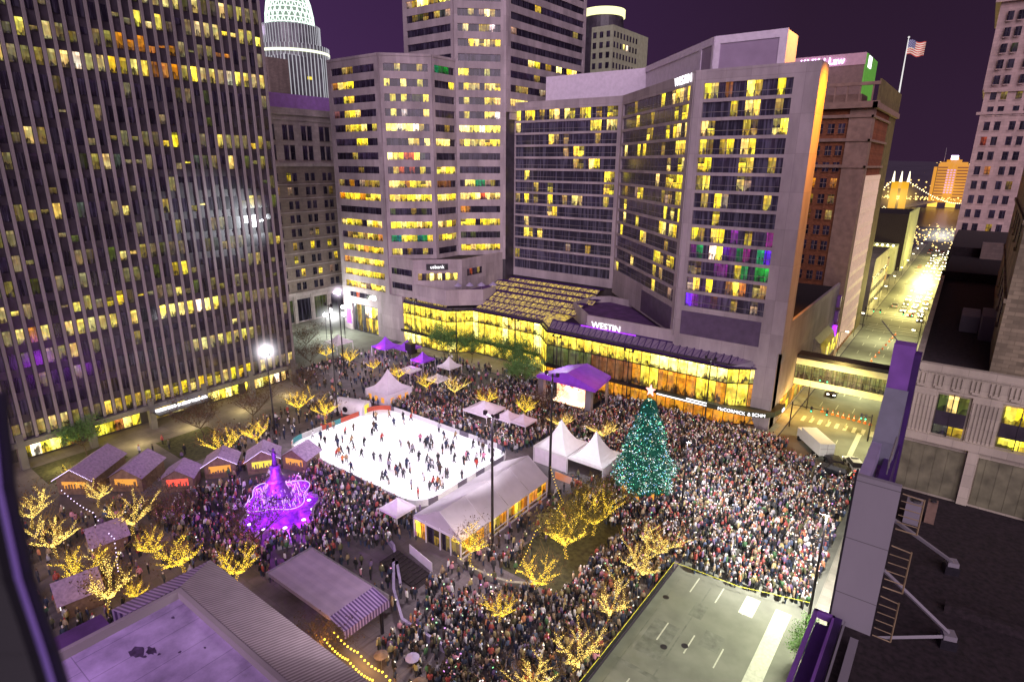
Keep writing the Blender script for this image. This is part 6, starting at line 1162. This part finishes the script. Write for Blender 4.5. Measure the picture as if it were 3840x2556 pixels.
lamp('SPOT', (-93.4, 53, 15), 12000, (.95, .85, 1), .4, (-84, 38, 0), 120, .9); lamp('SPOT', (-109.5, 80.6, 19), 14000, (.95, .9, .95), .4, (-105, 88, 0), 140, .9); lamp('POINT', (-138, 99, 8), 9000, (.93, 1, .85), 1)
for y in (140, 165, 190): lamp('SPOT', (-13, y, 10), 15000, (1, .95, .5), .8, (-13, y+2, 0), 150, .9)
for y, P in ((232, 17000), (262, 17000), (300, 16000), (345, 12000), (390, 9000)): lamp('POINT', (-12, y, 7), P, (1, .86, .30), 1.5)
lamp('SPOT', (-16, 118, 9), 12000, (1, .72, .2), .6, (-16, 128, 0), 150, .9); lamp('POINT', (-22, 120, 3), 900, (1, .5, .05), .6); lamp('SPOT', (-8, 112, 9), 9000, (1, .95, .5), .6, (-12, 112, 0), 150, .9)
lamp('SPOT', (-15, 112.3, 69), 130000, (1, .33, .0), .5, (-23.5, 112, 47), 62, .9, 'orange_floodlight'); lamp('SPOT', (-20, 121, 73), 22000, (1, .36, .02), .4, (-31, 121, 66), 50, .6, 'orange_floodlight'); lamp('SPOT', (-55, 100, 30), 120000, (.9, .95, 1), .5, (-113, 57, 36), 17, 1, 'reflected_glint')  # glint spot is added to imitate window light reflected onto the tower
lamp('POINT', (-68.6, 37, 5.5), 1900, (.5, .05, 1), .8); lamp('POINT', (-68, 37.5, 9), 900, (.5, .05, 1), .5); lamp('POINT', (-64.5, 36, 3.0), 1500, (.5, .05, 1), .8); lamp('POINT', (-73, 43, 3.0), 1200, (.5, .05, 1), .8)
lamp('SPOT', (-58, 95, 6.0), 1200, (1, .8, .6), .5, (-58, 98, 0), 150, .9)
for i, (x, y, s, k_) in enumerate(treelights):
    if y < 90: lamp('POINT', (x, y, 3.6*s), 130 if k_ != 6 else 330, (1, .62, .12), .6, name='tree_glow')
lamp('POINT', (-36, 26.8, 3.6), 500, (1, .55, .1), .6); lamp('POINT', (-42, 26.2, 3.6), 450, (1, .5, .08), .4); lamp('POINT', (-30, 51, 2.5), 250, (1, .85, .8), .5); lamp('POINT', (-47, 56, 2.4), 500, (1, .7, .2), .5)
for (x, y) in ((-112.6, 96), (-98, 94.6)): lamp('POINT', (x, y-3, 3), 500, (.6, .1, 1), .5)
lamp('SPOT', (-46, -2, 30), 9000, (.72, .42, 1), 2, (-40, 14, 11), 110, .9, 'roof_fill'); lamp('SPOT', (-30, 24, 20), 7500, (1, .88, .95), 2, (-46, 29, 4), 110, .9, 'roof_fill')  # unseen spots added to brighten the near roofs
def bloom(x, y, z, rx, ry, rz, c, st, label, name='lens_bloom', pw=5):
    """added lens bloom round a light: an emission-only volume that fades outwards"""
    m = bpy.data.materials.new('bloom_emission'); m.use_nodes = True; nt = m.node_tree; nt.nodes.clear(); N, L = nt.nodes, nt.links
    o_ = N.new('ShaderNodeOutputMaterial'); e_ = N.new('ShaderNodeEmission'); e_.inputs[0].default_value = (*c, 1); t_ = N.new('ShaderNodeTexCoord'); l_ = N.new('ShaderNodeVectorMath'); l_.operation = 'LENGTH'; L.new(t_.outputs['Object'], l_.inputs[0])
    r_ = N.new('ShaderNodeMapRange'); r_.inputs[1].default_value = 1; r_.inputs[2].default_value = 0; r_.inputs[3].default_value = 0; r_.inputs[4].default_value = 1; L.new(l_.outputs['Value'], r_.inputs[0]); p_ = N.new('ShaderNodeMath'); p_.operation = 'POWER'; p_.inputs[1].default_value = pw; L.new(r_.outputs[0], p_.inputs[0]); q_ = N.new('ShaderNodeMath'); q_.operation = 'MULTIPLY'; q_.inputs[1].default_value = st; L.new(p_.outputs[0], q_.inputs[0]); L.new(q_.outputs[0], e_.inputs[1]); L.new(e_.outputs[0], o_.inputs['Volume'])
    b = MB(); b.lathe(0, 0, [(-.98, .2), (-.8, .6), (-.4, .92), (0, 1), (.4, .92), (.8, .6), (.98, .2)], 16); b.poly([(.2*math.cos(-t), .2*math.sin(-t), -.98) for t in np.linspace(0, 5.9, 16)]); o = b.build(name, m, label=label, kind='stuff'); o['category'] = 'bloom'; o.location = (x, y, z); o.scale = (rx, ry, rz)
bloom(-93.4, 53, 15.6, 7.5, 7.5, 7.5, (1, .93, 1), 3.6, 'white lens bloom around the floodlight mast left of the rink', pw=12); bloom(-109.5, 80.6, 19.4, 5, 5, 5, (.95, .8, 1), 3.2, 'violet white lens bloom around the lamp near the side street', pw=10)
bloom(-36.5, 26.6, 3.6, 7, 2.2, 1.8, (1, .45, .03), .5, 'golden lens bloom along the cafe bulbs'); bloom(-137, 98.5, 6, 9, 9, 6, (.95, .95, .95), .7, 'pale lens bloom around the side street lamps'); bloom(-69.6, 38.9, 3, 6.5, 6.5, 5, (.5, .05, 1), .45, 'purple lens bloom over the fountain')
bloom(-11, 262, 6, 12, 85, 11, (1, .88, .28), .34, 'golden lens bloom over the queue of cars'); bloom(-16, 500, 2, 26, 60, 14, (1, .95, .85), .05, 'white lens bloom at the far end of the street'); bloom(-45, 1322, 10, 55, 30, 45, (1, .5, .05), .07, 'orange lens bloom around the riverside tower'); bloom(-92, 1012, 5, 50, 60, 40, (1, .6, .1), .06, 'golden lens bloom around the suspension bridge')
S_L = bpy.data.lights.new('fill_sun', 'SUN'); S_L.energy = 2.45; S_L.angle = rad(60); S_L.color = (1, .79, .95); so = bpy.data.objects.new('fill_sun', S_L); COL.objects.link(so)  # broad lamp added as overall fill; no sun shines at night
so.rotation_euler = Vector((-.55, .75, -.50)).to_track_quat('-Z', 'Y').to_euler()
# night sky: a faint Nishita sky under a violet city glow
w = bpy.data.worlds.new('World'); S.world = w; w.use_nodes = True; nt = w.node_tree; N, L = nt.nodes, nt.links; bg_ = N['Background']
sk_ = N.new('ShaderNodeTexSky'); sk_.sky_type = 'NISHITA'; sk_.sun_disc = False; sk_.sun_elevation = rad(-6); sk_.sun_rotation = rad(200)
tc = N.new('ShaderNodeTexCoord'); nz = N.new('ShaderNodeTexNoise'); nz.inputs['Scale'].default_value = 1.6; nz.inputs['Detail'].default_value = 3; L.new(tc.outputs['Generated'], nz.inputs['Vector'])
sp = N.new('ShaderNodeSeparateXYZ'); L.new(tc.outputs['Generated'], sp.inputs[0])
rp = N.new('ShaderNodeValToRGB'); e = rp.color_ramp.elements; e[0].position = 0; e[0].color = (.042, .016, .066, 1); e[1].position = .55; e[1].color = (.014, .0065, .017, 1); mr = N.new('ShaderNodeMapRange'); mr.inputs[1].default_value = -.95; mr.inputs[2].default_value = .35; L.new(sp.outputs[0], mr.inputs[0]); L.new(mr.outputs[0], rp.inputs[0])
mm = N.new('ShaderNodeMix'); mm.data_type = 'RGBA'; mm.blend_type = 'ADD'; mm.inputs[0].default_value = .02; L.new(rp.outputs[0], mm.inputs[6]); L.new(sk_.outputs[0], mm.inputs[7])
m3 = N.new('ShaderNodeMix'); m3.data_type = 'RGBA'; m3.blend_type = 'MULTIPLY'; m3.inputs[0].default_value = .5; L.new(mm.outputs[2], m3.inputs[6]); L.new(nz.outputs[0], m3.inputs[7]); hz = N.new('ShaderNodeMapRange'); hz.inputs[1].default_value = 0; hz.inputs[2].default_value = .4; hz.inputs[3].default_value = 1; hz.inputs[4].default_value = 0; L.new(sp.outputs[2], hz.inputs[0]); m4 = N.new('ShaderNodeMix'); m4.data_type = 'RGBA'; m4.blend_type = 'ADD'; L.new(hz.outputs[0], m4.inputs[0]); L.new(m3.outputs[2], m4.inputs[6]); m4.inputs[7].default_value = (.010, .004, .010, 1); L.new(m4.outputs[2], bg_.inputs['Color']); bg_.inputs['Strength'].default_value = 1.6
# ================================================================== CAMERA
cd = bpy.data.cameras.new('camera'); cam = bpy.data.objects.new('camera', cd); COL.objects.link(cam); S.camera = cam
cd.sensor_width = 36; cd.sensor_fit = 'HORIZONTAL'; cd.lens = 36*FPX/2356; cd.clip_start = .05; cd.clip_end = 9000
cd.dof.use_dof = True; cd.dof.focus_distance = 90; cd.dof.aperture_fstop = 2.8
bk_ = -fw; cam.matrix_world = Matrix(((rt_.x, up_.x, bk_.x, 0), (rt_.y, up_.y, bk_.y, 0), (rt_.z, up_.z, bk_.z, 47), (0, 0, 0, 1)))
S.view_settings.view_transform = 'Standard'; S.view_settings.look = 'None'; S.view_settings.exposure = 0
S.cycles.max_bounces = 4; S.cycles.diffuse_bounces = 2; S.cycles.glossy_bounces = 2; S.cycles.sample_clamp_indirect = 3; S.cycles.use_light_tree = True
